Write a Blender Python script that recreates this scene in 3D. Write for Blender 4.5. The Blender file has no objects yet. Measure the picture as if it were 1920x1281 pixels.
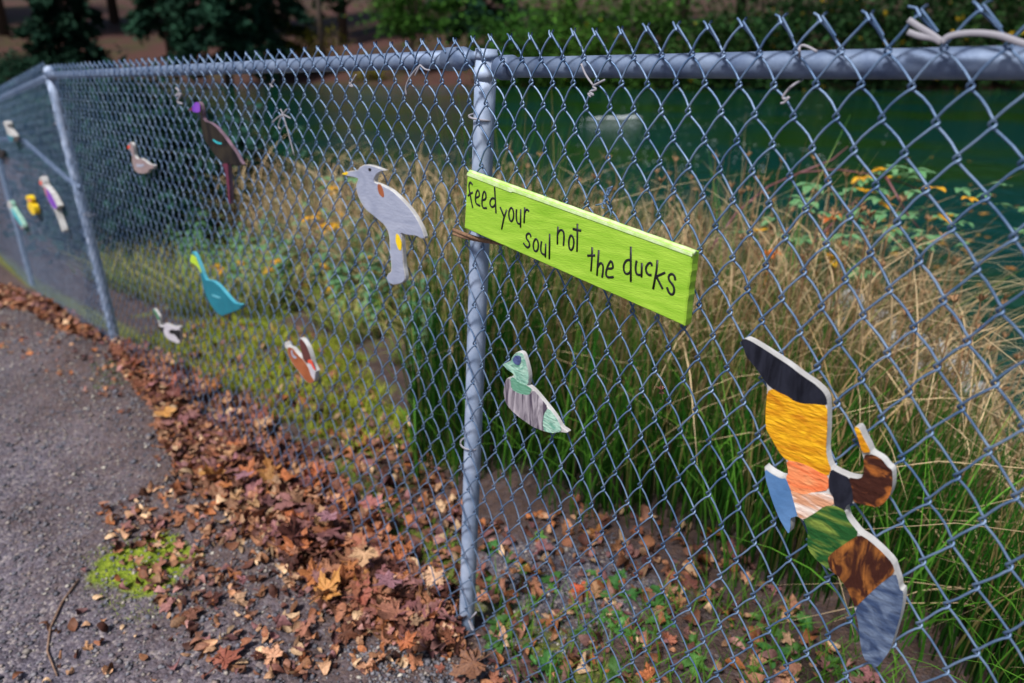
import bpy, bmesh, math, random
import numpy as np
from mathutils import Vector, noise
random.seed(7); rng=np.random.default_rng(7)
sc=bpy.context.scene; R=math.radians
# ---------------- camera, world, light, exposure ----------------
F_PX=1300.0; HY=110.0; SL=0.028; HC=1.495
PITCH=math.atan((640.5-HY)/F_PX)
cd=bpy.data.cameras.new('camera'); cam=bpy.data.objects.new('camera',cd); sc.collection.objects.link(cam)
cam.location=(0,0,HC); cam.rotation_euler=(math.pi/2-PITCH,0,0)
cd.sensor_width=36; cd.lens=F_PX/1920*36; cd.clip_end=2000; cd.clip_start=0.02
cd.dof.use_dof=True; cd.dof.focus_distance=1.25; cd.dof.aperture_fstop=2.5
sc.camera=cam
w=bpy.data.worlds.new('World'); sc.world=w; w.use_nodes=True
nt=w.node_tree; bg=nt.nodes['Background']; sky=nt.nodes.new('ShaderNodeTexSky'); sky.sky_type='NISHITA'
sky.sun_disc=False; SUN_EL,SUN_AZ=56,215
sky.sun_elevation=R(SUN_EL); sky.sun_rotation=R(SUN_AZ); sky.dust_density=2.0; sky.air_density=1.0
nt.links.new(sky.outputs[0],bg.inputs[0]); bg.inputs[1].default_value=0.058
sl=bpy.data.lights.new('sun','SUN'); so=bpy.data.objects.new('sun',sl); sc.collection.objects.link(so)
sl.energy=3.7; sl.angle=R(10); sl.color=(1,.965,.93)
az=R(SUN_AZ); sd=Vector((math.sin(az)*math.cos(R(SUN_EL)),math.cos(az)*math.cos(R(SUN_EL)),math.sin(R(SUN_EL))))
so.rotation_euler=sd.to_track_quat('Z','Y').to_euler()
sc.view_settings.view_transform='Standard'; sc.view_settings.look='None'; sc.view_settings.gamma=1; sc.view_settings.exposure=0.42
# ---------------- geometry of the place ----------------
V=lambda *a: np.array(a,float)
cF=V(0,math.cos(PITCH),-math.sin(PITCH)); cU=V(0,math.sin(PITCH),math.cos(PITCH)); cC=V(0,0,HC)
def ray(x,y): return cF+V((x-960)/F_PX,0,0)-cU*(y-640.5)/F_PX
def onground(x,y):                       # photo pixel -> point on the gently sloping ground
    d=ray(x,y); t=-HC/(d[2]+SL*d[1]); return cC+t*d
def at(x,y,Y):
    d=ray(x,y); return cC+d*(Y/d[1])
P2=onground(876,1190); P1=onground(222,655)
D=P2-P1; D/=np.linalg.norm(D); N=np.cross(D,V(0,0,1)); N/=np.linalg.norm(N)
if N@(cC-P2)<0: N=-N
UP=np.cross(N,D); UP=UP if UP[2]>0 else -UP
class Frame:
    def __init__(s,o,d,n,up,off): s.o=o+n*off; s.d=d; s.n=n; s.up=up
    def pt(s,u,v,dep=0.): return s.o+s.d*u+s.up*v+s.n*dep
    def hit(s,x,y,off=0.):
        r=ray(x,y); o=s.o+s.n*off; t=((o-cC)@s.n)/(r@s.n); return cC+t*r
    def uv(s,X):
        q=X-s.o; A=np.array([[s.d@s.d,s.d@s.up],[s.d@s.up,s.up@s.up]]); return np.linalg.solve(A,[q@s.d,q@s.up])
MF=Frame(P2,D,N,UP,0.032)                # chain link sheet of the near run
# far run beyond the second post: same line, dropping downhill
r0=ray(60,530); P0=None
for t in np.linspace(4,9,2001):
    X=cC+t*r0
    if abs(np.linalg.norm((X-P1)[:2])-3.05)<.004 and X[0]<P1[0] and X[1]>P1[1]: P0=X
D2=P1-P0; D2/=np.linalg.norm(D2); N2=np.cross(D2,V(0,0,1)); N2/=np.linalg.norm(N2)
if N2@(cC-P1)<0: N2=-N2
FF=Frame(P1,D2,N2,V(0,0,1),0.032)
PM=P0-D2*3.05; P3=P2+D*3.05
WZ=-0.62                                  # pond level
def sst(a,b,x):
    t=np.clip((x-a)/(b-a),0,1); return t*t*(3-2*t)
DH=D[:2]/np.linalg.norm(D[:2]); WH=-N[:2]
def uw(x,y):
    rx=x-P2[0]; ry=y-P2[1]; return rx*DH[0]+ry*DH[1], rx*WH[0]+ry*WH[1]
def xy(u,w): return P2[0]+DH[0]*u+WH[0]*w, P2[1]+DH[1]*u+WH[1]*w
def shore(u): return 3.3-1.5*sst(-0.4,1.6,u)+0.25*np.sin(u*1.7)+.12*np.sin(u*4.1)
UP1=-3.17
def terrain(x,y):
    x=np.asarray(x,float); y=np.asarray(y,float); u,w=uw(x,y)
    z=-SL*np.clip(y,-6,12)
    s=np.clip(UP1-u,0,None); z=z-0.085*np.minimum(s,3.2)-.01*np.clip(s-3.2,0,10)
    z=np.maximum(z,-.5)
    ws=shore(u)
    nz=.012*np.sin(x*7.3+y*3.1)*np.sin(y*6.1-x*2.2)+.006*np.sin(x*17+1)*np.sin(y*19)
    z=z+nz*sst(-.05,.25,np.abs(w))*sst(30,6,np.hypot(x,y)) if False else z+nz
    dr=.055*np.exp(-((w+.22)/.22)**2)*sst(.25,-.25,u)*(0.7+.3*np.sin(u*5))
    z=z+dr*(w<0.6)
    t=sst(-1.3,1.2,w-ws); z=z*(1-t)+(-1.5)*t
    # far bank : rises out of the pond
    far=y+6*np.sin(x*.05)+ .02*x-62
    zb=-1.5+ sst(-3,4,far)*1.6+np.clip(far-2,0,200)*.15*(1-.25*sst(0,30,x))
    zb=zb+.3*np.sin(x*.31+y*.12)*sst(4,20,far)
    z=np.where(far>-3,np.maximum(z,zb),z)
    return z
def gz(x,y): return float(terrain(x,y))
# ---------------- helpers ----------------
COL=sc.collection
def tag(o,label=None,cat=None,group=None,kind=None):
    if label:o['label']=label
    if cat:o['category']=cat
    if group:o['group']=group
    if kind:o['kind']=kind
    return o
def empty(name,loc,label,cat,group=None):
    o=bpy.data.objects.new(name,None); COL.objects.link(o); o.location=loc; o.empty_display_size=.1
    return tag(o,label,cat,group)
def meshobj(name,verts,faces,mat,parent=None,smooth=False,cols=None,mats=None,fmat=None):
    me=bpy.data.meshes.new(name)
    verts=np.asarray(verts,float)
    if parent is not None: verts=verts-np.array(parent.location)
    if isinstance(faces,np.ndarray):
        nf,k=faces.shape
        me.vertices.add(len(verts)); me.vertices.foreach_set('co',verts.ravel())
        me.loops.add(nf*k); me.loops.foreach_set('vertex_index',faces.ravel().astype(np.int32))
        me.polygons.add(nf); me.polygons.foreach_set('loop_start',np.arange(0,nf*k,k,dtype=np.int32))
        me.polygons.foreach_set('loop_total',np.full(nf,k,dtype=np.int32)); me.update(calc_edges=True)
    else:
        me.from_pydata([tuple(v) for v in verts],[],faces); me.update()
    for m in (mats or [mat]): me.materials.append(m)
    if fmat is not None: me.polygons.foreach_set('material_index',np.asarray(fmat,dtype=np.int32))
    if smooth: me.polygons.foreach_set('use_smooth',[True]*len(me.polygons))
    if cols is not None:
        a=me.color_attributes.new('Col','FLOAT_COLOR','POINT')
        c=np.ones((len(verts),4)); c[:,:3]=cols; a.data.foreach_set('color',c.ravel())
    me.validate()
    o=bpy.data.objects.new(name,me); COL.objects.link(o)
    if parent is not None: o.parent=parent
    return o
class MB:
    def __init__(s): s.v=[];s.f=[];s.m=[]
    def add(s,v,f,m=0):
        b=len(s.v); s.v+= [tuple(p) for p in v]; s.f+=[tuple(i+b for i in q) for q in f]; s.m+=[m]*len(f)
    def tube(s,pts,r,n=8,caps=True,m=0,flat=None):
        pts=[Vector(p) for p in pts]; rr=r if hasattr(r,'__len__') else [r]*len(pts)
        rings=[];t0=None;u=None
        for i,p in enumerate(pts):
            t=(pts[min(i+1,len(pts)-1)]-pts[max(i-1,0)]).normalized()
            if u is None:
                u=t.orthogonal().normalized() if flat is None else (Vector(flat)-t*t.dot(Vector(flat))).normalized()
            else: u=(u-t*u.dot(t)).normalized()
            b=t.cross(u); k=1 if flat is None else .35
            rings.append([p+(u*math.cos(a)*k+b*math.sin(a))*rr[i] for a in [2*math.pi*j/n for j in range(n)]])
        v=[q for g in rings for q in g]; f=[]
        for i in range(len(pts)-1):
            for j in range(n): f.append((i*n+j,i*n+(j+1)%n,(i+1)*n+(j+1)%n,(i+1)*n+j))
        if caps: f.append(tuple(range(n))[::-1]); f.append(tuple((len(pts)-1)*n+j for j in range(n)))
        s.add(v,f,m)
    def build(s,name,mat,parent=None,smooth=True,mats=None):
        return meshobj(name,s.v,s.f,mat,parent,smooth,mats=mats,fmat=s.m if mats else None)
def tubes_np(P,r,n=5):
    """P: (K,L,3) polylines -> verts, quad faces"""
    K,L,_=P.shape
    T=np.empty_like(P); T[:,1:-1]=P[:,2:]-P[:,:-2]; T[:,0]=P[:,1]-P[:,0]; T[:,-1]=P[:,-1]-P[:,-2]
    T/=np.linalg.norm(T,axis=2,keepdims=True)+1e-12
    ref=N+0.0; u=ref-T*(T@ref)[...,None]; u/=np.linalg.norm(u,axis=2,keepdims=True); b=np.cross(T,u)
    a=np.arange(n)*2*np.pi/n
    V_=P[:,:,None,:]+r*(u[:,:,None,:]*np.cos(a)[None,None,:,None]+b[:,:,None,:]*np.sin(a)[None,None,:,None])
    idx=np.arange(K*L*n).reshape(K,L,n); i0=idx[:,:-1,:]; i1=idx[:,1:,:]
    f=np.stack([i0,np.roll(i0,-1,2),np.roll(i1,-1,2),i1],-1).reshape(-1,4)
    return V_.reshape(-1,3),f
# ---------------- materials ----------------
def mat(name,col=(.5,.5,.5),rough=.6,metal=0,spec=.5,noise_s=None,col2=None,bump=0,bump_s=50,attr=False,stretch=None,objrand=0,contrast=(.35,.65),trans=0,coat=0,bdist=.002,detail=5,distort=0):
    m=bpy.data.materials.new(name); m.use_nodes=True; t=m.node_tree; b=t.nodes['Principled BSDF']
    b.inputs['Base Color'].default_value=(*col,1); b.inputs['Roughness'].default_value=rough; b.inputs['Metallic'].default_value=metal
    b.inputs['Specular IOR Level'].default_value=spec; b.inputs['Coat Weight'].default_value=coat
    tc=t.nodes.new('ShaderNodeTexCoord'); vec=tc.outputs['Object']
    if stretch:
        mp=t.nodes.new('ShaderNodeMapping'); mp.inputs['Scale'].default_value=stretch[:3]
        if len(stretch)>3: mp.inputs['Rotation'].default_value=stretch[3]
        t.links.new(vec,mp.inputs[0]); vec=mp.outputs[0]
    out=None
    if attr:
        a=t.nodes.new('ShaderNodeAttribute'); a.attribute_name='Col'; out=a.outputs['Color']
    if noise_s and col2 is not None:
        n=t.nodes.new('ShaderNodeTexNoise'); n.inputs['Scale'].default_value=noise_s; n.inputs['Distortion'].default_value=distort; n.inputs['Detail'].default_value=detail; t.links.new(vec,n.inputs[0])
        r=t.nodes.new('ShaderNodeValToRGB'); r.color_ramp.elements[0].position=contrast[0]; r.color_ramp.elements[1].position=contrast[1]
        r.color_ramp.elements[0].color=(*col,1); r.color_ramp.elements[1].color=(*col2,1)
        t.links.new(n.outputs['Fac'],r.inputs[0])
        if out is None: out=r.outputs[0]
        else:
            x=t.nodes.new('ShaderNodeMix'); x.data_type='RGBA'; x.blend_type='MULTIPLY'; x.inputs[0].default_value=1
            t.links.new(out,x.inputs[6]); t.links.new(r.outputs[0],x.inputs[7]); out=x.outputs[2]
    if objrand:
        oi=t.nodes.new('ShaderNodeObjectInfo'); h=t.nodes.new('ShaderNodeHueSaturation')
        mr=t.nodes.new('ShaderNodeMapRange'); mr.inputs[3].default_value=1-objrand; mr.inputs[4].default_value=1+objrand
        t.links.new(oi.outputs['Random'],mr.inputs[0]); t.links.new(mr.outputs[0],h.inputs['Value'])
        m2=t.nodes.new('ShaderNodeMapRange'); m2.inputs[3].default_value=.485; m2.inputs[4].default_value=.52
        mm=t.nodes.new('ShaderNodeMath'); mm.operation='FRACT'; m3=t.nodes.new('ShaderNodeMath'); m3.operation='MULTIPLY'; m3.inputs[1].default_value=7.31
        t.links.new(oi.outputs['Random'],m3.inputs[0]); t.links.new(m3.outputs[0],mm.inputs[0]); t.links.new(mm.outputs[0],m2.inputs[0]); t.links.new(m2.outputs[0],h.inputs['Hue'])
        if out is None: h.inputs['Color'].default_value=(*col,1)
        else: t.links.new(out,h.inputs['Color'])
        out=h.outputs[0]
    if out is not None: t.links.new(out,b.inputs['Base Color'])
    if bump:
        n=t.nodes.new('ShaderNodeTexNoise'); n.inputs['Scale'].default_value=bump_s; n.inputs['Detail'].default_value=6; t.links.new(vec,n.inputs[0])
        bp=t.nodes.new('ShaderNodeBump'); bp.inputs['Strength'].default_value=bump; bp.inputs['Distance'].default_value=bdist
        t.links.new(n.outputs['Fac'],bp.inputs['Height']); t.links.new(bp.outputs[0],b.inputs['Normal'])
    if trans:
        tr=t.nodes.new('ShaderNodeBsdfTranslucent'); mx=t.nodes.new('ShaderNodeMixShader'); mx.inputs[0].default_value=trans
        if out is not None: t.links.new(out,tr.inputs[0])
        else: tr.inputs[0].default_value=(*col,1)
        o=t.nodes['Material Output']; t.links.new(b.outputs[0],mx.inputs[1]); t.links.new(tr.outputs[0],mx.inputs[2]); t.links.new(mx.outputs[0],o.inputs[0])
    return m
M={}
M['wire']=mat('galvanized_wire',(.075,.145,.28),.5,.45,noise_s=18,col2=(.21,.30,.45),bump=.2,bump_s=400)
M['post']=mat('galvanized_post',(.23,.31,.46),.65,.2,noise_s=20,col2=(.46,.54,.70),bump=.25,bump_s=160,contrast=(.3,.7))
M['rail']=mat('galvanized_rail',(.10,.145,.25),.58,.35,noise_s=26,col2=(.24,.31,.44),bump=.2,bump_s=200,contrast=(.3,.7))
M['cord']=mat('white_tie',(.30,.29,.33),.6,bump=.2)
M['cap']=mat('dark_rubber',(.05,.05,.06),.5)
M['twine']=mat('brown_rope',(.30,.17,.09),.8,noise_s=300,col2=(.10,.05,.03),bump=.6,bump_s=500)
# ---------------- ground sheet ----------------
def graded(a,b,step,far):
    mid=list(np.arange(a,b+1e-6,step)); out=[];x=b;s=step
    while x<far: s=min(s*1.22,12); x+=s; out.append(x)
    lo=[];x=a;s=step
    while x>-far: s=min(s*1.22,12); x-=s; lo.append(x)
    return np.array(lo[::-1]+mid+out)
gx=graded(-5.2,3.6,.035,330); gy=graded(.4,7.2,.035,400)
gy=gy[gy>-12]
X,Y=np.meshgrid(gx,gy); Z=terrain(X,Y)
nx,ny=len(gx),len(gy)
i=np.arange(nx*ny).reshape(ny,nx)
f=np.stack([i[:-1,:-1],i[:-1,1:],i[1:,1:],i[1:,:-1]],-1).reshape(-1,4)
U_,W_=uw(X,Y)
def blob(cx,cy,rx,ry,jit=.35):
    d=((X-cx)/rx)**2+((Y-cy)/ry)**2+jit*np.sin(X*21+Y*9)*np.sin(Y*23-X*5)
    return sst(1.2,.5,d)
soil=.9*np.clip(sst(-1.25,-.05,W_+.10*np.sin(U_*4)+.07*np.sin(U_*11+W_*7)),0,1)
soil=np.maximum(soil,sst(.02,.12,W_)); soil=np.maximum(soil*(1-.75*blob(*onground(1040,1090)[:2],.35,.22)),blob(*onground(180,960)[:2],.5,.2,.6)*.55)
moss=np.maximum(blob(*onground(265,1065)[:2],.17,.17,.5)*.75,0)
bank=sst(.05,.35,W_)*sst(-.5,-.95,U_+.1*np.sin(W_*9))*sst(1.5,.9,W_+.2*np.sin(U_*3))*sst(-5.,-3.6,U_)
moss=np.maximum(moss,bank*.85*(0.5+.3*np.sin(X*5+1)*np.sin(Y*4)+.3*np.sin(X*13+Y*7)*np.sin(Y*15-X*4)))
moss=np.maximum(moss,.5*sst(.0,.1,W_)*sst(.35,.15,W_))
farm=sst(20,40,Y)
cols=np.stack([soil,np.clip(moss,0,1),farm],-1).reshape(-1,3)
gm=bpy.data.materials.new('ground_gravel_soil_moss'); gm.use_nodes=True; t=gm.node_tree; b=t.nodes['Principled BSDF']; L=t.links.new
at_=t.nodes.new('ShaderNodeAttribute'); at_.attribute_name='Col'; sp=t.nodes.new('ShaderNodeSeparateColor'); L(at_.outputs['Color'],sp.inputs[0])
tc=t.nodes.new('ShaderNodeTexCoord')
def vor(s,feat='F1'):
    v=t.nodes.new('ShaderNodeTexVoronoi'); v.inputs['Scale'].default_value=s; v.feature=feat; L(tc.outputs['Object'],v.inputs['Vector']); return v
def noi(s,d=5,rough=.6):
    v=t.nodes.new('ShaderNodeTexNoise'); v.inputs['Scale'].default_value=s; v.inputs['Detail'].default_value=d; v.inputs['Roughness'].default_value=rough; L(tc.outputs['Object'],v.inputs['Vector']); return v
def ramp(inp,els):
    r=t.nodes.new('ShaderNodeValToRGB'); L(inp,r.inputs[0]); e=r.color_ramp.elements
    while len(e)<len(els): e.new(.5)
    for k,(p,c) in enumerate(els): e[k].position=p; e[k].color=(*c,1)
    return r.outputs[0]
def mix(fac,a,c,bl='MIX'):
    x=t.nodes.new('ShaderNodeMix'); x.data_type='RGBA'; x.blend_type=bl
    if isinstance(fac,float): x.inputs[0].default_value=fac
    else: L(fac,x.inputs[0])
    L(a,x.inputs[6]); L(c,x.inputs[7]); return x.outputs[2]
v1=vor(95); v2=vor(210)
s1=t.nodes.new('ShaderNodeSeparateColor'); L(v1.outputs['Color'],s1.inputs[0])
grav=ramp(s1.outputs[0],[(0,(.06,.052,.075)),(.5,(.16,.14,.185)),(.85,(.29,.255,.29)),(1,(.55,.48,.45))])
grav=mix(.35,grav,ramp(noi(9).outputs['Fac'],[(.3,(.08,.06,.07)),(.7,(.20,.185,.22))]))
soilc=mix(.5,ramp(noi(60,8,.75).outputs['Fac'],[(.3,(.022,.014,.013)),(.5,(.085,.05,.04)),(.7,(.22,.14,.10))]),ramp(noi(14).outputs['Fac'],[(.35,(.04,.027,.025)),(.7,(.15,.095,.085))]))
mossc=ramp(noi(45,8,.7).outputs['Fac'],[(.3,(.05,.08,.01)),(.5,(.20,.27,.02)),(.7,(.42,.46,.05))])
fm=t.nodes.new('ShaderNodeMath'); fm.operation='MULTIPLY_ADD'; L(noi(30,8,.8).outputs['Fac'],fm.inputs[0]); fm.inputs[1].default_value=2.2; fm.inputs[2].default_value=-1.15
fa=t.nodes.new('ShaderNodeMath'); fa.operation='ADD'; fa.use_clamp=True; L(fm.outputs[0],fa.inputs[0]); L(sp.outputs[0],fa.inputs[1])
c1=mix(fa.outputs[0],grav,soilc)
fb=t.nodes.new('ShaderNodeMath'); fb.operation='MULTIPLY_ADD'; L(noi(22,8,.8).outputs['Fac'],fb.inputs[0]); fb.inputs[1].default_value=3.0; fb.inputs[2].default_value=-1.5
fb3=t.nodes.new('ShaderNodeMath'); fb3.operation='MULTIPLY_ADD'; L(sp.outputs[1],fb3.inputs[0]); fb3.inputs[1].default_value=3.2; fb3.inputs[2].default_value=-1.1
fb2=t.nodes.new('ShaderNodeMath'); fb2.operation='ADD'; fb2.use_clamp=True; L(fb.outputs[0],fb2.inputs[0]); L(fb3.outputs[0],fb2.inputs[1])
c2=mix(fb2.outputs[0],c1,mossc)
farc=ramp(noi(.12,4).outputs['Fac'],[(.42,(.075,.03,.024)),(.52,(.06,.03,.02)),(.56,(.04,.05,.010)),(.62,(.035,.02,.014))])
farc=mix(.4,farc,ramp(noi(2.5).outputs['Fac'],[(.3,(.018,.009,.008)),(.7,(.11,.05,.037))]))
c3=mix(sp.outputs[2],c2,farc)
L(c3,b.inputs['Base Color']); b.inputs['Roughness'].default_value=.8; b.inputs['Specular IOR Level'].default_value=.3
bp=t.nodes.new('ShaderNodeBump'); bp.inputs['Strength'].default_value=.9; bp.inputs['Distance'].default_value=.006; bp.invert=True
L(v1.outputs['Distance'],bp.inputs['Height'])
bp2=t.nodes.new('ShaderNodeBump'); bp2.inputs['Strength'].default_value=.8; bp2.inputs['Distance'].default_value=.01; L(noi(120,6).outputs['Fac'],bp2.inputs['Height']); L(bp.outputs[0],bp2.inputs['Normal']); L(bp2.outputs[0],b.inputs['Normal'])
ground=meshobj('ground',np.stack([X,Y,Z],-1).reshape(-1,3),f,gm,smooth=True,cols=cols); tag(ground,kind='structure')
# ---------------- pond ----------------
wm=bpy.data.materials.new('pond_water'); wm.use_nodes=True; t=wm.node_tree; b=t.nodes['Principled BSDF']; L=t.links.new
tc=t.nodes.new('ShaderNodeTexCoord')
b.inputs['Roughness'].default_value=.05; b.inputs['IOR'].default_value=1.33
nn=noi(.16,3); rr=ramp(nn.outputs['Fac'],[(.42,(.0006,.036,.030)),(.60,(.010,.044,.004))]); L(rr,b.inputs['Base Color'])
mp=t.nodes.new('ShaderNodeMapping'); mp.inputs['Scale'].default_value=(1,.6,1); L(tc.outputs['Object'],mp.inputs[0])
n1=t.nodes.new('ShaderNodeTexNoise'); n1.inputs['Scale'].default_value=3.2; n1.inputs['Detail'].default_value=5; L(mp.outputs[0],n1.inputs[0])
bp=t.nodes.new('ShaderNodeBump'); bp.inputs['Strength'].default_value=1.; bp.inputs['Distance'].default_value=.07; L(n1.outputs['Fac'],bp.inputs['Height'])
n2=t.nodes.new('ShaderNodeTexNoise'); n2.inputs['Scale'].default_value=15; n2.inputs['Detail'].default_value=4; L(mp.outputs[0],n2.inputs[0])
bq=t.nodes.new('ShaderNodeBump'); bq.inputs['Strength'].default_value=.8; bq.inputs['Distance'].default_value=.018; L(n2.outputs['Fac'],bq.inputs['Height']); L(bp.outputs[0],bq.inputs['Normal']); L(bq.outputs[0],b.inputs['Normal'])
wx=[-320,-100,-40,-15,-5,0,5,15,40,100,320]; wy=[1.0,4,8,16,32,64,90,120]
vv=[(a,c,WZ) for c in wy for a in wx]; ff=[(j*11+k,j*11+k+1,(j+1)*11+k+1,(j+1)*11+k) for j in range(7) for k in range(10)]
# keep the sheet out of the path side: near edge follows the bank
water=meshobj('pond_water',vv,ff,wm); tag(water,kind='structure')
# ---------------- chain link fence ----------------
SC=1.3
rawP='''-6,0,1292.4,100.0;-5,0,1354.8,100.0;-4,0,1423.3,100.7;-3,0,1499.8,92.3;-2,0,1575.3,92.3;-1,0,1666.9,85.6;0,0,1766.6,80.5;1,0,1876.6,75.5;-5.5,0.5,1320.9,157.7;-4.5,0.5,1385.7,157.7;-3.5,0.5,1457.2,157.7;-2.5,0.5,1530.7,158.4;-1.5,0.5,1615.6,157.7;-0.5,0.5,1708.5,156.0;0.5,0.5,1812.6,156.0;-6,1,1287.4,211.4;-5,1,1350.5,213.1;-4,1,1415.2,213.1;-3,1,1490.4,216.4;-2,1,1566.9,219.8;-1,1,1655.8,221.5;0,1,1752.1,224.8;1,1,1861.5,231.5;-6,2,1283.4,315.4;-5,2,1345.4,320.5;-4,2,1409.9,327.2;-3,2,1481.3,337.2;-2,2,1557.5,344.0;-1,2,1643.4,354.0;0,2,1740.7,364.1;1,2,1847.1,372.5;-5,3,1342.1,430.1;-4,3,1404.2,440.1;-3,3,1474.6,451.9;-2,3,1550.1,461.9;-1,3,1635.7,480.4;0,3,1731.3,492.1;1,3,1832.0,510.6;-5,4,1337.7,529.1;-4,4,1400.1,545.8;-3,4,1467.9,560.9;-2,4,1543.4,577.7;-1,4,1626.3,597.9;0,4,1718.6,619.7;1,4,1818.6,643.2;-1,5,1618.9,715.3;0,5,1706.8,738.8;1,5,1807.5,765.6;-4.5,3.5,1370.6,488.8;-3.5,3.5,1437.7,500.5;-2.5,3.5,1509.9,515.6;-1.5,3.5,1588.7,530.7;-0.5,3.5,1677.7,549.2;0.5,3.5,1775.0,567.7;1.5,3.5,1882.3,587.8;-5.5,4.5,1305.2,571.0;-4.5,4.5,1366.2,587.8;-3.5,4.5,1432.7,606.2;-2.5,4.5,1502.1,624.7;-1.5,4.5,1579.7,646.5;-0.5,4.5,1667.6,668.3;0.5,4.5,1761.5,691.8;1.5,4.5,1867.2,717.0;-14,0,931.9,117.4;-13,0,972.2,112.4;-12,0,1009.1,112.4;-11,0,1047.7,112.4;-10,0,1088.0,112.4;-9,0,1140.0,109.1;-8,0,1183.6,107.4;-7,0,1236.6,104.0;-14,1,931.9,193.0;-13,1,968.9,194.6;-12,1,1005.8,198.0;-11,1,1046.0,198.0;-10,1,1088.0,201.3;-9,1,1136.6,206.4;-8,1,1183.6,208.1;-7,1,1234.0,213.1;0,6,1698.2,855.0;0,7,1688.8,967.8;1,6,1794.8,892.1;1,7,1786.4,1004.8;1,8,1774.6,1115.8;1,9,1764.5,1223.5;2,7,1885.7,1048.5;2,8,1875.6,1162.9;2,9,1863.8,1274.0;0.5,6.5,1742.7,932.4;0.5,7.5,1732.6,1045.2;0.5,8.5,1724.1,1147.8;0.5,9.5,1715.7,1250.4;1.5,6.5,1838.5,969.4;1.5,7.5,1830.1,1085.5;1.5,8.5,1820.0,1194.9;-14.5,4.5,925.3,502.4;-14.5,5.5,920.6,577.4;-14.5,6.5,917.5,647.6;-14.5,7.5,915.9,717.9;-14.5,8.5,913.4,788.1;-14.5,9.5,911.2,854.0;-14.5,10.5,909.7,918.1;-14.5,11.5,908.7,983.6;-14.5,12.5,908.1,1047.6;-14.5,13.5,908.1,1108.5;-14.5,14.5,908.1,1170.9;-12.5,9.5,984.6,893.1;-12.5,10.5,983.0,964.3;-12.5,11.5,983.7,1028.9;-12.5,12.5,984.6,1095.4;-12.5,13.5,985.5,1160.0;-12.5,14.5,984.6,1222.5;-7.5,7.5,1215.6,854.0;-7.5,8.5,1212.5,938.3;-7.5,9.5,1210.9,1018.0;-7.5,10.5,1207.8,1096.0;-7.5,11.5,1204.7,1169.4;-14.5,14.5,909.7,1170.9;-14,14,926.8,1147.5;-13.5,13.5,945.6,1131.9;-13,13,965.9,1114.7;-12.5,12.5,984.6,1096.0;-12,12,1004.9,1077.3;-11.5,11.5,1023.6,1057.0;-11,11,1045.5,1036.7;-10.5,10.5,1067.3,1011.7;-10,10,1089.8,988.3;-9.5,9.5,1114.2,963.3;-9,9,1137.6,936.8;-8.5,8.5,1162.5,911.8;-8,8,1187.5,883.7;-16.5,0.5,876.9,154.9;-17.5,0.5,845.7,154.9;-18.5,0.5,811.3,154.9;-19.5,0.5,777.0,154.9;-20.5,0.5,743.6,154.9;-21.5,0.5,711.4,154.9;-22.5,0.5,681.1,154.9;-23.5,0.5,653.7,154.9;-24.5,0.5,624.0,154.9;-25.5,0.5,596.8,154.9;-26.5,0.5,570.9,154.9;-17,0,860.3,117.5;-17,1,864.4,192.4;-17,2,866.0,267.3;-17,3,866.6,342.3;-18.5,0.5,809.8,156.5;-18.5,1.5,813.5,228.3;-18.5,2.5,814.4,298.5;-18.5,3.5,816.6,370.4;-18.5,4.5,818.5,437.5;-17.5,5.5,847.2,513.4;-17.5,6.5,847.2,580.5;-17.5,7.5,845.7,646.1;-17.5,8.5,846.6,710.1;-17.5,9.5,844.1,775.6;-17.5,7.5,846.6,647.6;-18.5,7.5,817.6,636.7;-19.5,7.5,787.9,624.2;-20.5,7.5,756.7,611.7;-21.5,7.5,730.2,599.2;-22.5,7.5,703.6,588.3;-23.5,7.5,677.1,578.9;-24.5,7.5,652.1,571.1;-25.5,7.5,628.7,560.2;-26.5,7.5,606.8,554.0;-27.5,7.5,584.4,539.9'''
pts=[]
for ln in rawP.split(';'):
    a=[float(q) for q in ln.split(',')]; X3=MF.hit(a[2],a[3]); u,v=MF.uv(X3); pts.append((a[0],a[1],u,v))
pts=np.array(pts)
cl=pts[:,0][np.argmin(pts[:,2])]; ul=pts[:,2].min()
def rowmean(r,uu): 
    return 0
# row height as a cubic in row; columns as a smooth polynomial; far ends continue with constant pitch
A_=lambda c,r:np.stack([np.ones_like(c),c,c*c/10,c**3/300,r,r*c/4,r*r/10,r*r*c/100],-1)
Bv=lambda c,r:np.stack([np.ones_like(c),c/10,r,r*r/10,r**3/100,r*c/20],-1)
ci,ri=pts[:,0],pts[:,1]
cu=np.linalg.lstsq(A_(ci,ri),pts[:,2],rcond=None)[0]; cv=np.linalg.lstsq(Bv(ci,ri),pts[:,3],rcond=None)[0]
print('lattice fit rms',np.std(A_(ci,ri)@cu-pts[:,2]),np.std(Bv(ci,ri)@cv-pts[:,3]))
CL,CR=-26.,2.
def lat(c,r):
    c=np.asarray(c,float); r=np.asarray(r,float); cc=np.clip(c,CL,CR)
    u=A_(cc,r)@cu; v=Bv(cc,r)@cv
    h=.5
    gl=(A_(np.full_like(cc,CL)+h,r)@cu-A_(np.full_like(cc,CL),r)@cu)/h; gl=np.full_like(gl,.0655)*.6+gl*.4
    gr=np.full_like(gl,.060)
    u=u+np.where(c<CL,(c-CL)*gl,0)+np.where(c>CR,(c-CR)*gr,0)
    u=u+.0013*np.sin(c*2.7+r*1.9)+.0010*np.sin(c*7.1-r*3.3); v=v+.0012*np.sin(c*1.7-r*2.3)+.0010*np.sin(c*6.3+r*4.1)
    return u,v
RB=16.5
def latfar(c,r): return 0.0+np.asarray(c)*.0655, 1.535-np.asarray(r,float)*.0945
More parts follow.
